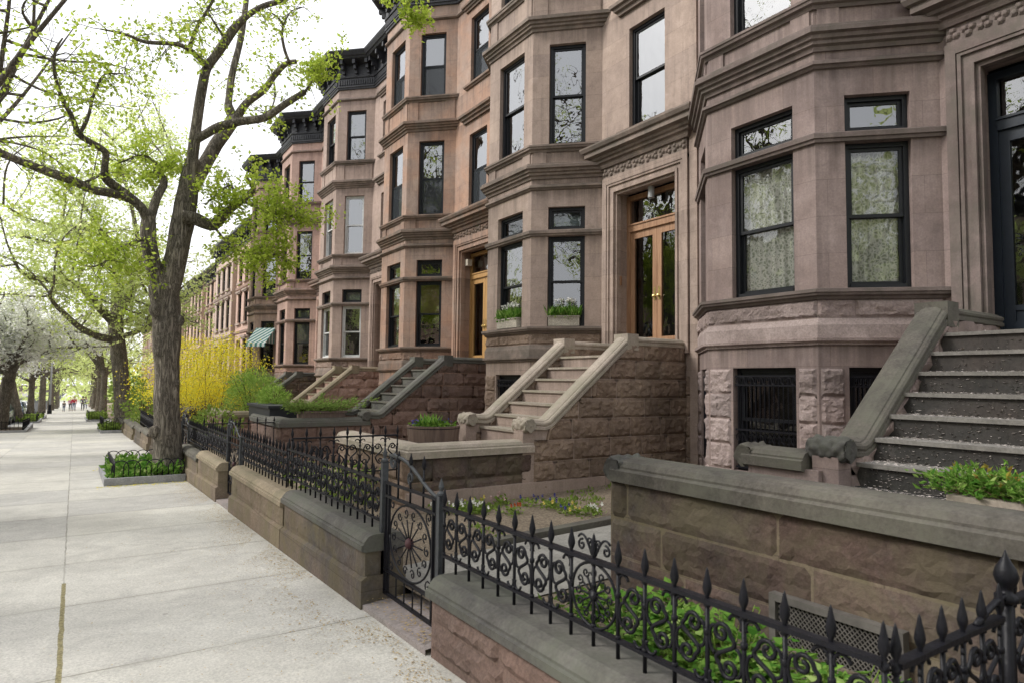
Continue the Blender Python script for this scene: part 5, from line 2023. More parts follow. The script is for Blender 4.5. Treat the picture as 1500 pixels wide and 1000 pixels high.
# forsythia: arching yellow wands over several crowns
root = thing('forsythia_bush', 'large bright yellow forsythia bush behind the big forked tree', 'shrub', (3.6, 26, gz(26)))
st, lf = MB(), MB()
for i in range(105):
    b = Vector((rg.uniform(2.55, 4.6), rg.uniform(22.5, 29.0), yard_z(3.5, 26) - .05))
    a = rg.uniform(0, 2 * PI)
    H_ = 1.6 + 2.1 * rg.random() ** 1.6
    sp = rg.uniform(.3, 1.25)
    pts = [b, b + Vector((math.cos(a) * sp * .25, math.sin(a) * sp * .25, H_ * .55)), b + Vector((math.cos(a) * sp * .65, math.sin(a) * sp * .65, H_ * .93)),
           b + Vector((math.cos(a) * sp, math.sin(a) * sp, H_)), b + Vector((math.cos(a) * sp * 1.3, math.sin(a) * sp * 1.3, H_ * .9))]
    sp_ = smooth_path(pts, 5)
    st.tube(sp_, lerp_list([.010, .007, .005, .004, .002], len(sp_)), 4, False)
    for q in sp_[6 if b.x > 3.2 else 8:]:
        for _ in range(15):
            leaf(lf, q + Vector((rg.gauss(0, .2), rg.gauss(0, .2), rg.gauss(0, .17))), rg.uniform(.035, .08), rg, 0, .7)
st.build('wands', 'stem', root)
lf.build('blossom', 'forsythia', root)
shrub('green_shrub', 'loose yellow-green shrub at the foot of the forsythia', 'shrub', (3.2, 19.0, -.1), (.6, .8, .5), 900, .10, 'leaf_mid', rg)
shrub('green_shrub', 'dull green shrub leaning over the wall between the first two pavement trees', 'shrub', (2.55, 32.5, -.75), (.7, 2.6, 1.0), 1500, .14, 'leaf_mid', rg, 16)
shrub('green_shrub', 'hazy green shrub beyond the second pavement tree', 'shrub', (2.6, 43, -1), (1.0, 3.0, 1.5), 1500, .22, 'leaf_mid', rg, 10)
shrub('yew_bush', 'rounded bright green feathery yew in the planting behind the black planter', 'shrub', (4.45, 20.6, .35), (.8, 1.0, .78), 8000, .10, 'yew', rg, 8, 0, .22, inner=.2)
shrub('yew_bush', 'smaller feathery green bush spilling over the black planter', 'shrub', (3.95, 16.0, .95), (.36, .5, .24), 2600, .085, 'yew', rg, 6, 0, .22, inner=.2)

# planters on the platforms
m = MB()
m.box(3.52, 4.2, 14.6, 16.6, .70, .96)
m.box(3.48, 4.24, 14.56, 16.64, .96, 1.02)
tag(m.build('planter', 'planter_black'), 'long black planter on the coping, under the feathery yews', 'planter')
m = MB()
m.box(3.95, 4.85, 13.62, 14.05, .70, .90)
m.box(3.92, 4.88, 13.59, 14.08, .90, .94)
tag(m.build('planter', 'tubwood'), 'brown wooden planter box holding the spreading juniper', 'planter')
root = thing('juniper', 'low spreading juniper with feathery sprays in the brown wooden box', 'shrub', (4.4, 13.85, .93))
st, lf = MB(), MB()
for i in range(60):
    a = rg.uniform(-PI, PI)
    L_ = rg.uniform(.25, .7) * (1.25 if math.cos(a) > .3 else .8)
    d = Vector((math.cos(a), math.sin(a) * .6, rg.uniform(.1, .6)))
    b = Vector((4.35 + rg.uniform(-.4, .4), 13.85 + rg.uniform(-.15, .15), .93))
    pts = smooth_path([b, b + d * L_ * .5, b + Vector((d.x * L_, d.y * L_, d.z * L_ * .8))], 5)
    st.tube(pts, lerp_list([.012, .004], len(pts)), 4, False)
    for q in pts[2:]:
        for _ in range(9):
            leaf(lf, q + Vector((rg.gauss(0, .03), rg.gauss(0, .03), rg.gauss(0, .03))), rg.uniform(.05, .11), rg, 0, .2, d + Vector((rg.gauss(0, .5), rg.gauss(0, .5), rg.gauss(0, .4))))
st.build('stems', 'stem', root)
lf.build('foliage', 'juniper', root)

# half-barrel tub on the pale stoop's platform
root = thing('planter_tub', 'round wooden tub of bulbs on the platform beside the pale stoop', 'planter', (4.6, 8.98, .49))
m = MB()
m.lathe([(.33, .49), (.36, .50), (.395, .80), (.41, .925), (.375, .925), (.365, .88), (0, .875)], (4.6, 8.98, 0), 26)
m.build('tub', 'tubwood', root)
m = MB()
for z_ in (.66, .87):
    m.lathe([(.392, z_), (.402, z_), (.408, z_ + .025), (.395, z_ + .025)], (4.6, 8.98, 0), 26)
m.build('hoop', 'iron', root)
lf, fl, gr = MB(), MB(), MB()
for i in range(70):
    x, y = 4.6 + rg.uniform(-.14, .06), 8.98 + rg.uniform(-.1, .12)
    leaf(lf, (x, y, .88), rg.uniform(.13, .26), rg, 0, .2, Vector((rg.gauss(0, .3), rg.gauss(0, .3), 1)))
for i in range(260):
    a, q = rg.uniform(0, 2 * PI), .34 * rg.random() ** .5
    p = Vector((4.6 + q * math.cos(a), 8.98 + q * math.sin(a), .9 + .07 * rg.random()))
    (leaf(fl, p + Vector((0, 0, .03)), .05, rg) if p.y > 9.02 and rg.random() < .6 else leaf(gr, p, .07, rg))
lf.build('bulb_leaves', 'leaf_lush', root)
fl.build('flowers', 'flower_blue', root)
gr.build('trailing_leaves', 'leaf_dark', root)

# flower boxes on the bay sills of the second house
def flower_box(c, U, w, label):
    """c: middle of the sill edge; U: direction along the wall"""
    c, U = Vector(c), Vector(U).normalized()
    N = Vector((-U.y, U.x, 0))
    root = thing('flower_box', label, 'flower box', c, 'flower boxes on the bay sills')
    m = MB()
    b = len(m.v)
    m.obox(c, U, N, -w / 2, w / 2, -.13, .055, .004, .18, 0)
    m.obox(c, U, N, -w / 2 - .015, w / 2 + .015, -.145, .07, .18, .205)
    m.build('box', 'wicker', root)
    rg = random.Random(int(c.y * 10))
    lf, fl = MB(), MB()
    for i in range(420):
        p = c + U * rg.uniform(-w * .5, w * .5) + N * rg.uniform(-.11, .06) + Vector((0, 0, .19))
        leaf(lf, p, rg.uniform(.12, .28), rg, 0, .13, Vector((rg.gauss(0, .35), rg.gauss(0, .35), 1)))
    for i in range(260):
        p = c + U * rg.uniform(-w * .52, w * .52) + N * rg.uniform(-.10, .08) + Vector((0, 0, rg.uniform(.17, .32)))
        leaf(lf, p, rg.uniform(.04, .08), rg, 0, .6)
    for i in range(16):
        p = c + U * rg.uniform(-w * .4, w * .4) + N * rg.uniform(-.08, .04) + Vector((0, 0, .19))
        q = p + Vector((rg.gauss(0, .02), rg.gauss(0, .02), rg.uniform(.24, .36)))
        lf.tube([p, q], .004, 4, False)
        for _ in range(9):
            leaf(fl, q + Vector((rg.gauss(0, .012), rg.gauss(0, .012), rg.gauss(0, .012))), .04, rg, 0, .7)
    lf.build('plants', 'leaf_lush', root)
    fl.build('flowers', 'flower_white', root)


y1_ = 4.47 + PER
s_ = math.sqrt(.5)
flower_box((F - (1.414 - .70) * 0 - (.74) * s_ + .02, y1_ - 1 + .74 * s_ + .02, 2.79 - .08), (-1, 1, 0), .62, 'cream flower box with grassy plants on the bay sill next to the double doors')
flower_box((XB, y1_ + .78, 2.79 - .08), (0, 1, 0), .74, 'cream flower box on the street-facing bay sill, left of the other flower box')

# leafy plant on the platform of the nearest house
root = thing('potted_plant', 'bushy green plant with bronze tips in a trough beside the dark stoop', 'plant', (4.02, 1.55, .8))
m = MB()
m.obox((4.0, 1.0, .78), (1, 0, 0), (0, 1, 0), -.14, .16, 0, .60, 0, .255)
m.build('trough', 'coping_pale', root)
lf, lr, st = MB(), MB(), MB()
rg = random.Random(8)
for i in range(150):
    b = Vector((4.02 + rg.uniform(-.12, .12), 1.05 + rg.uniform(.02, .60), 1.04))
    d = Vector((rg.gauss(0, .45), rg.gauss(0, .5), rg.uniform(.1, .8)))
    L_ = rg.uniform(.14, .27)
    q = [b, b + d * L_ * .5, b + Vector((d.x * L_, d.y * L_, d.z * L_ * .75))]
    st.tube(q, [.003, .0025, .001], 4, False)
    for j in range(20):
        t = rg.uniform(.15, 1)
        p = q[0].lerp(q[1], t * 2) if t < .5 else q[1].lerp(q[2], t * 2 - 1)
        leaf(lr if (t > .8 and d.z > .6 and rg.random() < .35) else lf, p + Vector((rg.gauss(0, .012), rg.gauss(0, .012), rg.gauss(0, .012))), rg.uniform(.028, .055), rg, .3, .42,
             d + Vector((rg.gauss(0, .7), rg.gauss(0, .7), rg.gauss(0, .4))))
st.build('stems', 'stem', root)
lf.build('foliage', 'leaf_lush', root)
lr.build('bronze_tips', 'leaf_red', root)

# lush plants behind the nearest fence
for i, (x, y, w, h, lab) in enumerate([(2.75, 2.75, .42, .30, 'leafy green plant behind the wheel rosette of the nearest fence'), (2.75, 2.15, .45, .33, 'lush broad-leaved plant under the rock-faced platform wall'),
                                       (2.7, 1.55, .42, .28, 'broad-leaved plant behind the fence near the cellar grating'), (2.45, 1.95, .25, .18, 'small leafy plant close behind the nearest fence rails')]):
    rg = random.Random(60 + i)
    root = thing('leafy_plant', lab, 'plant', (x, y, .10), 'lush plants behind the nearest fence')
    lf, st = MB(), MB()
    for _ in range(62):
        a = rg.uniform(0, 2 * PI)
        q = w * rg.random() ** .5
        b = Vector((x + q * .4 * math.cos(a), y + q * .4 * math.sin(a), .1))
        e = Vector((x + q * math.cos(a), y + q * math.sin(a), .14 + h * rg.uniform(.4, 1.25) * (1 - .35 * q / w)))
        st.tube([b, b.lerp(e, .55) + Vector((0, 0, .05)), e], [.006, .004, .002], 4, False)
        for j in range(8):
            a2 = rg.uniform(0, 2 * PI)
            leaf(lf, b.lerp(e, rg.uniform(.5, 1)), rg.uniform(.04, .105), rg, .8, .62, Vector((math.cos(a2), math.sin(a2), rg.uniform(-.2, .5))))
    st.build('stems', 'leaf_mid', root)
    lf.build('foliage', 'leaf_lush', root)

# pansies and seedlings in the soil bed of the second house
rg = random.Random(44)
PANSY = [('white', 3.75, 7.1), ('white', 3.95, 7.0), ('white', 4.1, 7.15), ('white', 4.2, 6.9), ('pink', 4.65, 7.15), ('yellow', 4.3, 7.2), ('red', 4.4, 6.5), ('blue', 4.85, 6.75),
         ('yellow', 4.95, 6.4), ('blue', 5.0, 6.55), ('white', 4.05, 6.8), ('yellow', 4.95, 5.9), ('blue', 4.9, 6.05), ('white', 5.05, 5.8)]
for i, (cn, x, y) in enumerate(PANSY):
    z0 = yard_z(x, y)
    root = thing('pansy', None, 'flower', (x, y, z0), '%s pansies in the soil bed' % cn)
    root['label'] = '%s pansies blooming in the soil bed below the pale stoop' % cn
    lf, fl = MB(), MB()
    for _ in range(60):
        leaf(lf, (x + rg.gauss(0, .07), y + rg.gauss(0, .07), z0 + rg.uniform(0, .09)), rg.uniform(.04, .075), rg, .3, .55)
    for _ in range(7 if cn == 'white' else 4):
        p = Vector((x + rg.gauss(0, .07), y + rg.gauss(0, .07), z0 + rg.uniform(.08, .14)))
        for j in range(5):
            a = 2 * PI * j / 5
            leaf(fl, p, .031, rg, .2, .95, Vector((-.4 + .5 * math.cos(a) * .3, math.cos(a), math.sin(a))))
    lf.build('leaves', 'leaf_mid', root)
    fl.build('petals', 'flower_' + cn, root)
m = MB()
for _ in range(500):
    x, y = rg.uniform(3.6, 6.6), rg.uniform(5.5, 7.2)
    if noise.noise(Vector((x * 1.3, y * 1.3, 0))) < .12:
        continue
    for j in range(4):
        leaf(m, (x + rg.gauss(0, .03), y + rg.gauss(0, .03), yard_z(x, y)), rg.uniform(.03, .07), rg, .3, .5, Vector((rg.gauss(0, .6), rg.gauss(0, .6), 1)))
tag(m.build('seedlings', 'leaf_mid'), 'sparse green seedlings scattered over the gravelly soil bed', 'seedlings', kind='stuff')
m = MB()
m.box(3.4, 7.6, 5.28, 5.42, -.3, .205)
m.v = [(x, y + .03 * math.sin(x * 2), z if z < 0 else yard_z(x, y) + .07 + .012 * math.sin(x * 9)) for x, y, z in m.v]
tag(m.build('edging_stone', 'coping'), 'grey stone edging between the soil bed and the concrete path', 'edging')
m = MB()
for _ in range(700):
    x, y = rg.uniform(2.3, 3.4), rg.uniform(8.0, 9.7)
    leaf(m, (x, y, yard_z(x, y) + rg.uniform(0, .5)), rg.uniform(.06, .12), rg, .2, .5)
tag(m.build('shrubbery', 'leaf_mid'), 'yellowish green growth behind the second fence, under the pale platform wall', 'growth', kind='stuff')
m = MB()
for _ in range(420):
    x, y = rg.uniform(2.3, 3.35), rg.uniform(2.0, 3.7)
    leaf(m, (x, y, yard_z(x, y) + rg.uniform(0, .06)), rg.uniform(.04, .09), rg, .5, .6)
tag(m.build('ground_cover', 'leaf_dark'), 'low leaves on the soil behind the nearest fence', 'ground cover', kind='stuff')


# loose things on the ground: catkins by the wall, petals on the dark steps
def litter(name, mat, label, n, where, size, rg, cat):
    m = MB()
    for _ in range(n):
        p = where(rg)
        if p is None:
            continue
        a = rg.uniform(0, 2 * PI)
        s = size * rg.uniform(.5, 1.5)
        d, e = Vector((math.cos(a), math.sin(a), rg.uniform(-.2, .2))) * s, Vector((-math.sin(a), math.cos(a), rg.uniform(-.2, .2))) * s * .45
        p = Vector(p) + Vector((0, 0, .004 + .004 * rg.random()))
        m.poly([p - d, p - e, p + d, p + e])
    return tag(m.build(name, mat), label, cat, kind='stuff')


def by_wall(rg):
    y = rg.uniform(2.2, 13.5)
    t = abs(rg.gauss(0, .22 + .12 * noise.noise(Vector((y * .7, 0, 0)))))
    x = 1.845 - t
    if noise.noise(Vector((x * 2, y * 1.2, 9))) < -.25:
        return None
    return (x, y, gz(y))


litter('catkin_litter', 'catkin', 'brown catkin litter drifted along the foot of the low walls', 7000, by_wall, .0075, random.Random(1), 'litter')
litter('catkin_litter', 'catkin', 'sparse brown specks of catkin scattered over the pavement', 1500, lambda g: ((lambda y: (1.8 - abs(g.gauss(0, .9)), y, gz(y)))(g.uniform(2, 16))), .0065, random.Random(2), 'litter')


def by_bed(rg):
    y = rg.choice((13.85, 17.05)) + rg.gauss(0, .14)
    if 13.95 < y < 16.95:
        return None
    return (rg.uniform(.4, 1.85), y, gz(y))


litter('catkin_litter', 'forsythia', 'yellow petals scattered round the kerbed bed of the big tree', 420, by_bed, .022, random.Random(4), 'litter')
litter('catkin_litter', 'catkin', 'catkins blown onto the stone sill under the nearest gate', 350, lambda g: (g.uniform(1.9, 2.28), g.uniform(3.75, 4.75), -.06 + .0), .010, random.Random(6), 'litter')


def on_steps(rg):
    y = rg.uniform(1.65, 2.87)
    i = rg.choices(range(-1, 7), (6, 7, 7, 6, 5, 4, 3, 2))[0]
    x0 = 5.45 + .265 * i
    if rg.random() < .4 and i >= 0:                      # stuck to the riser
        return (x0 - .006, y, .78 + .193 * i + .15 * rg.random() ** 1.5)
    if i < 0:
        return (5.4 - abs(rg.gauss(0, .22)), y + rg.uniform(-.2, .1), .78)
    if rg.random() < .45:
        y = 2.87 - abs(rg.gauss(0, .3))
        if y < 1.65:
            return None
    return (x0 + .25 - .27 * rg.random() ** 1.9, y, .78 + .193 * (i + 1))


litter('fallen_petals', 'petal', 'white petals fallen over the dark steps', 2800, on_steps, .0125, random.Random(12), 'petals')

# ================================================================== AWNING, STREET FURNITURE
y5 = 4.47 + PER * 5
AU = Vector((-math.sqrt(.5), math.sqrt(.5), 0))
AN = Vector((-math.sqrt(.5), -math.sqrt(.5), 0))
AO = Vector((F, y5 - 1, 0))
root = thing('awning', 'green and white striped awning over the near side window of the sixth house', 'awning', AO + AU * .7 + Vector((0, 0, 3.6)))
m = MB()
z1_, z0_ = 4.15, 3.35
us_ = [.2 + 1.05 * i / 12 for i in range(13)]
ap = lambda u, n, z: AO + AU * u + AN * n + Vector((0, 0, z))
for a, b in zip(us_, us_[1:]):
    m.poly([ap(a, .1, z1_), ap(b, .1, z1_), ap(b, .95, z0_), ap(a, .95, z0_)])
    m.poly([ap(a, .95, z0_), ap(b, .95, z0_), ap(b, .96, z0_ - .16), ap((a + b) / 2, .96, z0_ - .2), ap(a, .96, z0_ - .16)])
for u_ in (us_[0], us_[-1]):
    m.poly([ap(u_, .1, z1_), ap(u_, .95, z0_), ap(u_, .1, z0_)])
m.build('canvas', 'awning', root)
m = MB()
for u_ in (us_[0] + .02, us_[-1] - .02):
    m.tube([ap(u_, .1, z1_ - .02), ap(u_, .94, z0_ - .02), ap(u_, .08, z0_ - .02)], .012, 5)
m.build('awning_frame', 'pole', root)

y = 79.0
root = thing('lamp_post', 'pale grey lamp post on the kerb between thick tree trunks', 'lamp post', (-1.95, y, gz(y)))
m = MB()
m.lathe([(.2, gz(y)), (.2, gz(y) + .3), (.14, gz(y) + .36), (.12, gz(y) + .9)], (-1.95, y, 0), 12)
m.build('base', 'iron', root)
m = MB()
m.tube([(-1.95, y, gz(y) + .85), (-1.95, y, gz(y) + 4), (-1.95, y, gz(y) + 8.4)], [.1, .085, .06], 12)
m.tube(smooth_path([(-1.95, y, gz(y) + 8.2), (-2.3, y, gz(y) + 8.9), (-3.2, y, gz(y) + 9.1), (-4.0, y, gz(y) + 9.05)], 4), .04, 8)
m.build('shaft', 'pole', root, True)
m = MB()
m.lathe([(0, -.35), (.1, -.3), (.15, 0), (.1, .3), (0, .36)], (-4.2, y, gz(y) + 9.0), 12, 'x')
m.build('lamp_head', 'pole', root, True)


# ================================================================== CARS
def car(loc, paint, label):
    root = thing('parked_car', label, 'car', loc, 'cars parked along the kerb')
    o = Vector(loc)
    # cross-sections along the length: (y, sill z, belt z, half width at belt)
    secs = [(-2.2, .45, .62, .62), (-2.12, .30, .80, .78), (-1.6, .22, .90, .86), (-.9, .2, .95, .88), (0, .2, .97, .89), (.9, .2, .98, .88), (1.6, .22, .98, .86), (2.1, .32, .92, .78), (2.2, .45, .78, .64)]
    m = MB()
    rings = []
    for y, s, b, w in secs:
        ring = [(-w * .86, s), (-w, s + .15), (-w, (s + b) / 2), (-w * .97, b - .04), (-w * .86, b), (w * .86, b), (w * .97, b - .04), (w, (s + b) / 2), (w, s + .15), (w * .86, s)]
        rings.append([m.vert(o + Vector((x, y, z))) for x, z in ring])
    for a, b in zip(rings, rings[1:]):
        for k in range(10):
            m.f.append((a[k], a[(k + 1) % 10], b[(k + 1) % 10], b[k]))
    m.f.append(tuple(rings[0]))
    m.f.append(tuple(rings[-1][::-1]))
    body = m.build('body', paint, root, True)
    m = MB()
    rf = [(-.55, 1.40, .6), (-.2, 1.46, .64), (.7, 1.46, .64), (1.25, 1.38, .6)]
    rr = []
    for y, z, w in rf:
        rr.append([m.vert(o + Vector((x, y, zz))) for x, zz in ((-w, z - .05), (-w * .8, z), (w * .8, z), (w, z - .05))])
    for a, b in zip(rr, rr[1:]):
        for k in range(3):
            m.f.append((a[k], a[k + 1], b[k + 1], b[k]))
    for (y0, z0), (y1, z1) in (((-.55, 1.36), (-1.25, .94)), ((1.25, 1.34), (1.85, .95)), ((.35, 1.41), (.35, .95))):
        for s in (-1, 1):
            m.tube([o + Vector((s * .6, y0, z0)), o + Vector((s * .8, y1, z1))], .035, 6)
    m.build('roof', paint, root, True)
    m = MB()
    for s in (-1, 1):
        m.poly([o + Vector(p) for p in ((s * .595, -.52, 1.355), (s * .62, 1.2, 1.335), (s * .79, 1.75, .955), (s * .8, -1.15, .945))])
    m.poly([o + Vector(p) for p in ((-.58, -.56, 1.37), (.58, -.56, 1.37), (.78, -1.28, .93), (-.78, -1.28, .93))])
    m.poly([o + Vector(p) for p in ((-.58, 1.26, 1.35), (.58, 1.26, 1.35), (.76, 1.88, .97), (-.76, 1.88, .97))])
    m.build('window_glass', 'carglass', root)
    for y in (-1.4, 1.35):
        for s in (-1, 1):
            m = MB()
            m.lathe([(0, -.1), (.3, -.1), (.325, -.07), (.325, .07), (.3, .1), (0, .1)], o + Vector((s * .80, y, .325)), 18, 'x')
            t = m.build('tyre', 'tyre', root, True)
            m = MB()
            m.lathe([(0, -.11), (.19, -.112), (.2, -.105), (.2, .105), (.19, .112), (0, .11)], o + Vector((s * .80, y, .325)), 14, 'x')
            m.build('rim', 'rim', t)
    for s in (-1, 1):
        m = MB()
        m.box(o.x + s * .56 - .14, o.x + s * .56 + .14, o.y - 2.2, o.y - 2.02, o.z + .66, o.z + .80)
        m.build('tail_lamp', 'lamp_red', root)
        m = MB()
        m.box(o.x + s * .56 - .14, o.x + s * .56 + .14, o.y + 2.02, o.y + 2.2, o.z + .68, o.z + .8)
        m.build('headlight', 'lamp_clear', root)
    m = MB()
    m.box(o.x - .72, o.x + .72, o.y - 2.26, o.y - 2.1, o.z + .36, o.z + .52)
    m.box(o.x - .72, o.x + .72, o.y + 2.1, o.y + 2.26, o.z + .36, o.z + .52)
    m.build('bumper', 'chrome', root)
    m = MB()
    m.box(o.x - .24, o.x + .24, o.y - 2.275, o.y - 2.262, o.z + .40, o.z + .5)
    m.build('number_plate', 'cloth_white', root)
    return root


for i, (y, p, lab) in enumerate([(44.5, 'car_white', 'white car parked at the kerb, nearest in the line of cars'), (50.6, 'car_green', 'dark greenish car parked at the kerb behind the white one'),
                                 (56.8, 'car_silver', 'silver car parked at the kerb between the blossom tree and the slim tree'), (63.2, 'car_blue', 'dark blue car parked at the kerb, fourth in line'),
                                 (69.6, 'car_white', 'white car further down the kerb, fifth in line'), (76, 'car_silver', 'silver car far down the kerb, last in line')]):
    car((-3.97, y, gz(y) - .13), p, lab)


# ================================================================== PEOPLE (far down the pavement)
def skin_chain(name, joints, bones, mat, parent, rootj):
    me = bpy.data.meshes.new(name)
    keys = list(joints)
    me.from_pydata([joints[k][0] for k in keys], [(keys.index(a), keys.index(b)) for a, b in bones], [])
    o = bpy.data.objects.new(name, me)
    COL.objects.link(o)
    o.parent = parent
    sk = o.modifiers.new('skin', 'SKIN')
    sv = me.skin_vertices
    lay = sv[0] if len(sv) else None
    if lay is None:
        bm = bmesh.new()
        bm.from_mesh(me)
        bm.verts.layers.skin.verify()
        bm.to_mesh(me)
        bm.free()
        lay = me.skin_vertices[0]
    for i, k in enumerate(keys):
        lay.data[i].radius = joints[k][1]
        lay.data[i].use_root = (k == rootj)
    sb = o.modifiers.new('subsurf', 'SUBSURF')
    sb.levels = sb.render_levels = 1
    me.materials.append(MAT[mat])
    return o


def person(loc, rz, h, top, legs, label, stride=.16, swing=.14):
    root = thing('person', label, 'person', loc, None)
    root.rotation_euler = (0, 0, rz)
    s = h / 1.75
    V = lambda x, y, z: (x * s, y * s, z * s)
    J = dict(pel=(V(0, 0, .95), (.13 * s, .09 * s)), wa=(V(0, 0, 1.1), (.12 * s, .085 * s)), ch=(V(0, 0, 1.32), (.15 * s, .10 * s)), ne=(V(0, .01, 1.48), (.055 * s,) * 2),
             hd=(V(0, .03, 1.62), (.085 * s, .10 * s)), ht=(V(0, .02, 1.73), (.06 * s, .07 * s)))
    B = [('pel', 'wa'), ('wa', 'ch'), ('ch', 'ne'), ('ne', 'hd'), ('hd', 'ht')]
    Lg = {}
    LB = []
    for n, sd in (('l', -1), ('r', 1)):
        f = sd * stride
        J['sh' + n] = (V(sd * .19, 0, 1.41), (.055 * s,) * 2)
        J['el' + n] = (V(sd * .24, -sd * swing * .5 - .02, 1.14), (.042 * s,) * 2)
        J['wr' + n] = (V(sd * .23, -sd * swing + .06, .90), (.03 * s,) * 2)
        J['hn' + n] = (V(sd * .225, -sd * swing + .09, .80), (.035 * s, .02 * s))
        J['hi' + n] = (V(sd * .09, 0, .9), (.085 * s,) * 2)
        J['kn' + n] = (V(sd * .1, f * .7 + .04, .49), (.058 * s,) * 2)
        J['an' + n] = (V(sd * .1, f * 1.2 - .03, .09), (.042 * s,) * 2)
        J['to' + n] = (V(sd * .11, f * 1.2 + .15, .04), (.04 * s, .03 * s))
        B += [('ch', 'sh' + n), ('sh' + n, 'el' + n), ('el' + n, 'wr' + n), ('wr' + n, 'hn' + n), ('pel', 'hi' + n), ('hi' + n, 'kn' + n), ('kn' + n, 'an' + n), ('an' + n, 'to' + n)]
    skin_chain('body', J, B, 'skin', root, 'pel')
    big = lambda k, f: (J[k][0], tuple(r * f for r in J[k][1]))
    T = {k: big(k, 1.18) for k in ('wa', 'ch', 'shl', 'shr', 'ell', 'elr', 'wrl', 'wrr')}
    T['pel'] = big('pel', 1.12)
    skin_chain('jacket', T, [('pel', 'wa'), ('wa', 'ch'), ('ch', 'shl'), ('ch', 'shr'), ('shl', 'ell'), ('shr', 'elr'), ('ell', 'wrl'), ('elr', 'wrr')], top, root, 'ch')
    G = {k: big(k, 1.14) for k in ('pel', 'hil', 'hir', 'knl', 'knr', 'anl', 'anr')}
    skin_chain('trousers', G, [('pel', 'hil'), ('pel', 'hir'), ('hil', 'knl'), ('hir', 'knr'), ('knl', 'anl'), ('knr', 'anr')], legs, root, 'pel')
    m = MB()
    m.lathe([(0, .13), (.07 * s, .115), (.105 * s, .06), (.11 * s, 0), (.10 * s, -.06), (.06 * s, -.1)][::-1], Vector(loc) + Vector(V(0, -.025, 1.66)), 10)
    m.build('hair', 'hair', root, True)
    m = MB()                                  # shoes keep the feet on the ground
    for n in ('l', 'r'):
        a, b = Vector(J['an' + n][0]) + Vector(loc), Vector(J['to' + n][0]) + Vector(loc)
        m.tube([a + Vector((0, -.05, -.05)), a.lerp(b, .5) + Vector((0, 0, -.02)), b], [.045 * s, .048 * s, .035 * s], 8)
    m.build('shoes', 'cloth_dkgrey', root, True)
    return root


for x, y, rz, h, t_, l_, lab in [(.05, 94, PI, 1.74, 'cloth_red', 'cloth_jeans', 'person in a red jacket walking in the middle of the far group'),
                                 (-.32, 94.6, PI, 1.62, 'cloth_pink', 'cloth_dkgrey', 'person in a pinkish top walking beside the red jacket'),
                                 (.95, 99, 0, 1.76, 'cloth_blue', 'cloth_dkgrey', 'person in dark blue clothes next to the red jacket'),
                                 (1.45, 112, PI, 1.74, 'cloth_white', 'cloth_jeans', 'person in a white top at the edge of the far group'),
                                 (-.9, 90, PI, 1.2, 'cloth_dkgrey', 'cloth_jeans', 'child in dark clothes walking ahead of the far group')]:
    person((x, y, gz(y)), rz, h, t_, l_, lab)


# ================================================================== FAR ROWS OF HOUSES
_fw = {}


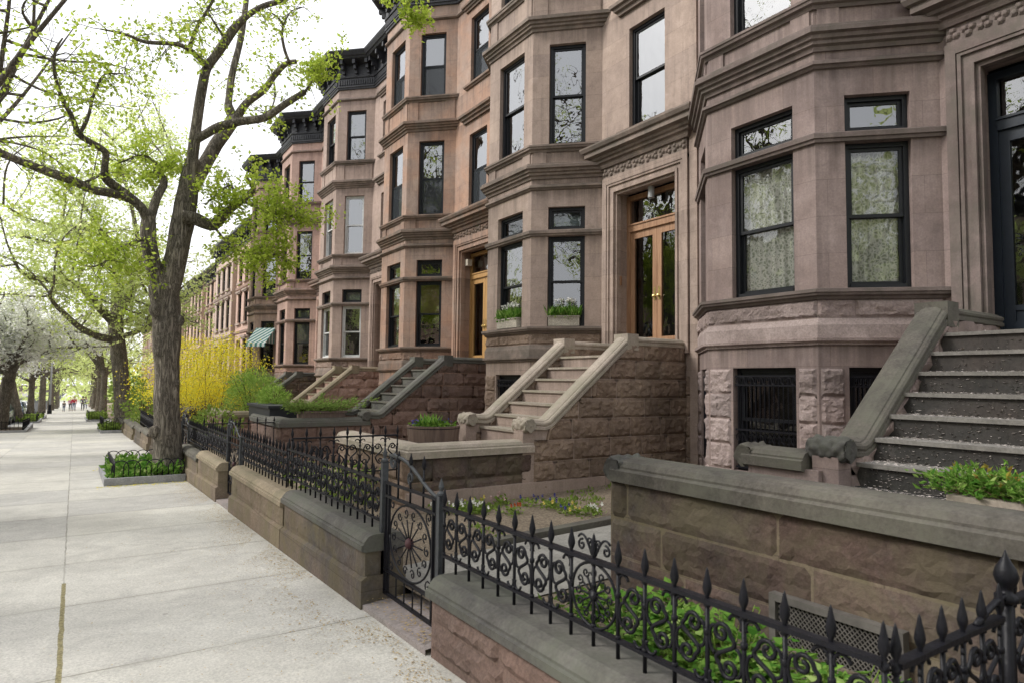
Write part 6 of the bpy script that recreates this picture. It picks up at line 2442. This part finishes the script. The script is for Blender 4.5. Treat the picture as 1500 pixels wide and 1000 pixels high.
def flat_house(yc, label, tone, width=5.8, h=10.6, x=8.2, flip=False, group='flat-fronted houses further along the row', base=None, cornice=True, stoop_=True):
    """three-storey flat front: cornice, hood moulds, a window mesh shared by all"""
    base = gz(yc) if base is None else base
    o = Vector((x, yc, base))
    root = thing('row_house', label, 'house', o, group)
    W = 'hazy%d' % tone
    y0, y1 = yc - width / 2, yc + width / 2
    cols = [y0 + width * q for q in (.2, .5, .8)]
    rows = [(2.9, 5.0), (6.0, 7.8), (8.5, 10.0)] if h > 10 else [(2.6, 4.6), (5.4, 7.2), (7.8, 9.2)]
    holes = []
    for c in cols:
        for a, b in rows:
            holes.append((c - .5 - y0, c + .5 - y0, base + a, base + b))
    holes = [q for q in holes if not (abs(q[0] + .5 + y0 - cols[2]) < .01 and abs(q[2] - base - rows[0][0]) < .01)] + [(cols[2] - .6 - y0, cols[2] + .6 - y0, base + 1.9, base + rows[0][1])]
    m = MB()
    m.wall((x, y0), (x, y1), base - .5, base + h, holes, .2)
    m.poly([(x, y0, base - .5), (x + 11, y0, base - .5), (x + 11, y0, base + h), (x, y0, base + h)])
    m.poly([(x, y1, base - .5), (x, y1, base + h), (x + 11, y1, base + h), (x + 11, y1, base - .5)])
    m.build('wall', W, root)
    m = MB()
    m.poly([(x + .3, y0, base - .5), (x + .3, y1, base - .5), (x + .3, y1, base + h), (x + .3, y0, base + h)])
    m.build('dark_room_sheet', 'dark', root)  # near-black sheet behind the panes in place of unlit rooms
    m = MB()
    m.poly([(x, y0, base + h + .3), (x + 11, y0, base + h + .3), (x + 11, y1, base + h + .3), (x, y1, base + h + .3)])
    m.build('roof', 'roof', root)
    if 'w' not in _fw:
        q = MB()
        q.box(-.08, .0, -.5, -.44, 0, 2)
        q.box(-.08, .0, .44, .5, 0, 2)
        q.box(-.08, .0, -.44, .44, 1.94, 2)
        q.box(-.08, .0, -.44, .44, 0, .07)
        q.box(-.07, -.01, -.44, .44, .98, 1.03)
        a = q.build('window', 'frame')
        _fw['w'] = a.data
        bpy.data.objects.remove(a)
        q = MB()
        q.poly([(-.03, -.44, .07), (-.03, -.44, 1.94), (-.03, .44, 1.94), (-.03, .44, .07)])
        a = q.build('pane', 'glass_up')
        _fw['p'] = a.data
        bpy.data.objects.remove(a)
        q = MB()
        q.box(-.14, .02, -.68, .68, 2.08, 2.2)
        q.box(-.10, .02, -.6, .6, 2.0, 2.08)
        a = q.build('window_hood', 'hazytrim3')
        _fw['t'] = a.data
        bpy.data.objects.remove(a)
        q = MB()
        q.box(-.12, .02, -.62, .62, -.12, 0)
        a = q.build('window_sill', 'hazytrim3')
        _fw['s'] = a.data
        bpy.data.objects.remove(a)
    for hq in holes[:-1]:
        zc = hq[2]
        sc = (hq[3] - hq[2]) / 2
        yy = (hq[0] + hq[1]) / 2 + y0
        w = new_part('window', _fw['w'], root, Vector((.16, yy - yc, zc - base)))
        w.scale = (1, 1, sc)
        new_part('pane', _fw['p'], w, (0, 0, 0))
        t = new_part('window_hood', _fw['t'], root, Vector((-.004, yy - yc, zc - base)))
        t.scale = (1, 1, sc)
        new_part('window_sill', _fw['s'], root, Vector((-.004, yy - yc, zc - base)))
    hq = holes[-1]
    m = MB()
    m.box(x + .12, x + .18, hq[0] + y0 + .03, hq[1] + y0 - .03, hq[2], hq[3] - .5)
    d = m.build('door', 'walnut', root)
    m = MB()
    m.poly([(x + .115, hq[0] + y0 + .25, hq[2] + .6), (x + .115, hq[1] + y0 - .25, hq[2] + .6), (x + .115, hq[1] + y0 - .25, hq[3] - .7), (x + .115, hq[0] + y0 + .25, hq[3] - .7)])
    m.build('door_pane', 'glass_dim', d)
    m = MB()
    m.sweep([(0, base + h - .9), (.05, base + h - .9), (.05, base + h - .3), (.4, base + h - .12), (.5, base + h), (.5, base + h + .12), (0, base + h + .3)], [(x, y0), (x, y1)])
    cn = m.build('cornice', 'black_cornice' if cornice else 'trim%d' % tone, root)
    for i in range(8):
        yy = y0 + width * (i + .5) / 8
        m = MB()
        m.box(x - .34, x - .02, yy - .07, yy + .07, base + h - .45, base + h - .17)
        m.box(x - .16, x - .02, yy - .06, yy + .06, base + h - .8, base + h - .45)
        m.build('bracket', 'black_cornice' if cornice else 'trim%d' % tone, cn)
    m = MB()
    for z_ in (5.4, 8.1):
        m.sweep([(0, base + z_), (.06, base + z_), (.1, base + z_ + .12), (0, base + z_ + .16)], [(x, y0), (x, y1)])
    m.build('string_course', 'hazytrim%d' % tone, root)
    if stoop_:
        m = MB()
        for i in range(9):
            m.box(x - 2.7 + .3 * i, x + .0, cols[2] - .75, cols[2] + .75, base + .2 * i, base + .2 * (i + 1))
        st = m.build('stoop', W, root)
        m = MB()
        for s in (-1, 1):
            yy = cols[2] + s * .85
            m.v += []
            b = len(m.v)
            for dy in (-.12, .12):
                for px_, pz in ((x - 2.9, 0), (x - 2.9, .8), (x - .4, 2.6), (x, 2.6), (x, 0)):
                    m.vert((px_, yy + dy, base + pz))
            m.f += [(b, b + 1, b + 2, b + 3, b + 4), (b + 9, b + 8, b + 7, b + 6, b + 5)] + [(b + i, b + (i + 1) % 5, b + 5 + (i + 1) % 5, b + 5 + i) for i in range(5)]
        m.build('cheek_wall', 'trim%d' % tone, st)
    return root


yy = 4.47 + PER * 5 + 2.65 + 2.92
tones = [4, 3, 2, 5, 4, 3, 5, 2, 4, 5, 3, 4]
for i in range(12):
    hh = 11.6 if i in (0, 1) else (10.9 if i < 5 else 11.3)
    flat_house(yy + i * 5.84, 'flat-fronted brownstone beyond the awning house, %s in the hazy row' % (ordn[i] if i < 10 else ['eleventh', 'twelfth'][i - 10]), tones[i], 5.84, hh, 8.15 - (.25 if i % 2 else 0),
               stoop_=i < 6)
# opposite side of the street: turned round
for i in range(11):
    yc = -6 + i * 11.0
    r = flat_house(yc, 'house across the street behind parked cars and trees, %s along' % (ordn[i] if i < 10 else 'eleventh'), [2, 4, 1, 3, 5, 2][i % 6], 10.9, 11.4, 0, group='houses across the street', base=gz(yc))
    r.location = (-21.5, yc, gz(yc))
    r.rotation_euler = (0, 0, PI)

rg = random.Random(90)
m = MB()
for _ in range(5200):
    x = rg.uniform(-75, 22)
    y = 185 + rg.uniform(0, 45)
    top = 9 + 4 * noise.noise(Vector((x * .12, y * .05, 0)))
    z = gz(150) - 1 + (top + 1) * rg.random() ** .8
    leaf(m, (x, y, z), rg.uniform(.7, 1.6), rg, .2, .7)
tag(m.build('distant_woods', 'leaf_far'), 'pale green trees far off where the street ends', 'woods', kind='stuff')

# ================================================================== LIGHT
SUN_EL, SUN_AZ = math.radians(40), math.radians(-60)      # azimuth from +y, clockwise
w = bpy.data.worlds.new('World')
SC.world = w
w.use_nodes = True
nt = w.node_tree
bg = nt.nodes['Background']
sky = nt.nodes.new('ShaderNodeTexSky')
sky.sky_type = 'NISHITA'
sky.sun_disc = False
sky.sun_elevation = SUN_EL
sky.sun_rotation = SUN_AZ
sky.air_density, sky.dust_density, sky.ozone_density = 1.2, 6.0, 1.0
hs = nt.nodes.new('ShaderNodeHueSaturation')
hs.inputs['Saturation'].default_value = .3
nt.links.new(sky.outputs[0], hs.inputs['Color'])
mx = nt.nodes.new('ShaderNodeMix')
mx.data_type = 'RGBA'
mx.inputs[0].default_value = .72                             # high thin overcast
nt.links.new(hs.outputs[0], mx.inputs[6])
mx.inputs[7].default_value = (11.9, 12.0, 12.4, 1)
nt.links.new(mx.outputs[2], bg.inputs[0])
bg.inputs[1].default_value = .15
sd = bpy.data.lights.new('sun', 'SUN')
sd.energy = 3.5
sd.angle = math.radians(14)
sd.color = (1, .965, .91)
so = bpy.data.objects.new('sun', sd)
COL.objects.link(so)
dv = Vector((math.sin(SUN_AZ) * math.cos(SUN_EL), math.cos(SUN_AZ) * math.cos(SUN_EL), math.sin(SUN_EL)))
so.rotation_euler = dv.to_track_quat('Z', 'Y').to_euler()

vs = SC.view_settings
vs.view_transform, vs.look, vs.exposure, vs.gamma = 'Standard', 'None', 0, 1
cy = SC.cycles
cy.max_bounces, cy.diffuse_bounces, cy.glossy_bounces, cy.transmission_bounces, cy.transparent_max_bounces = 9, 6, 3, 3, 8
cy.caustics_reflective = cy.caustics_refractive = False
cy.use_denoising = True
cy.use_adaptive_sampling = True
cy.adaptive_threshold = .015
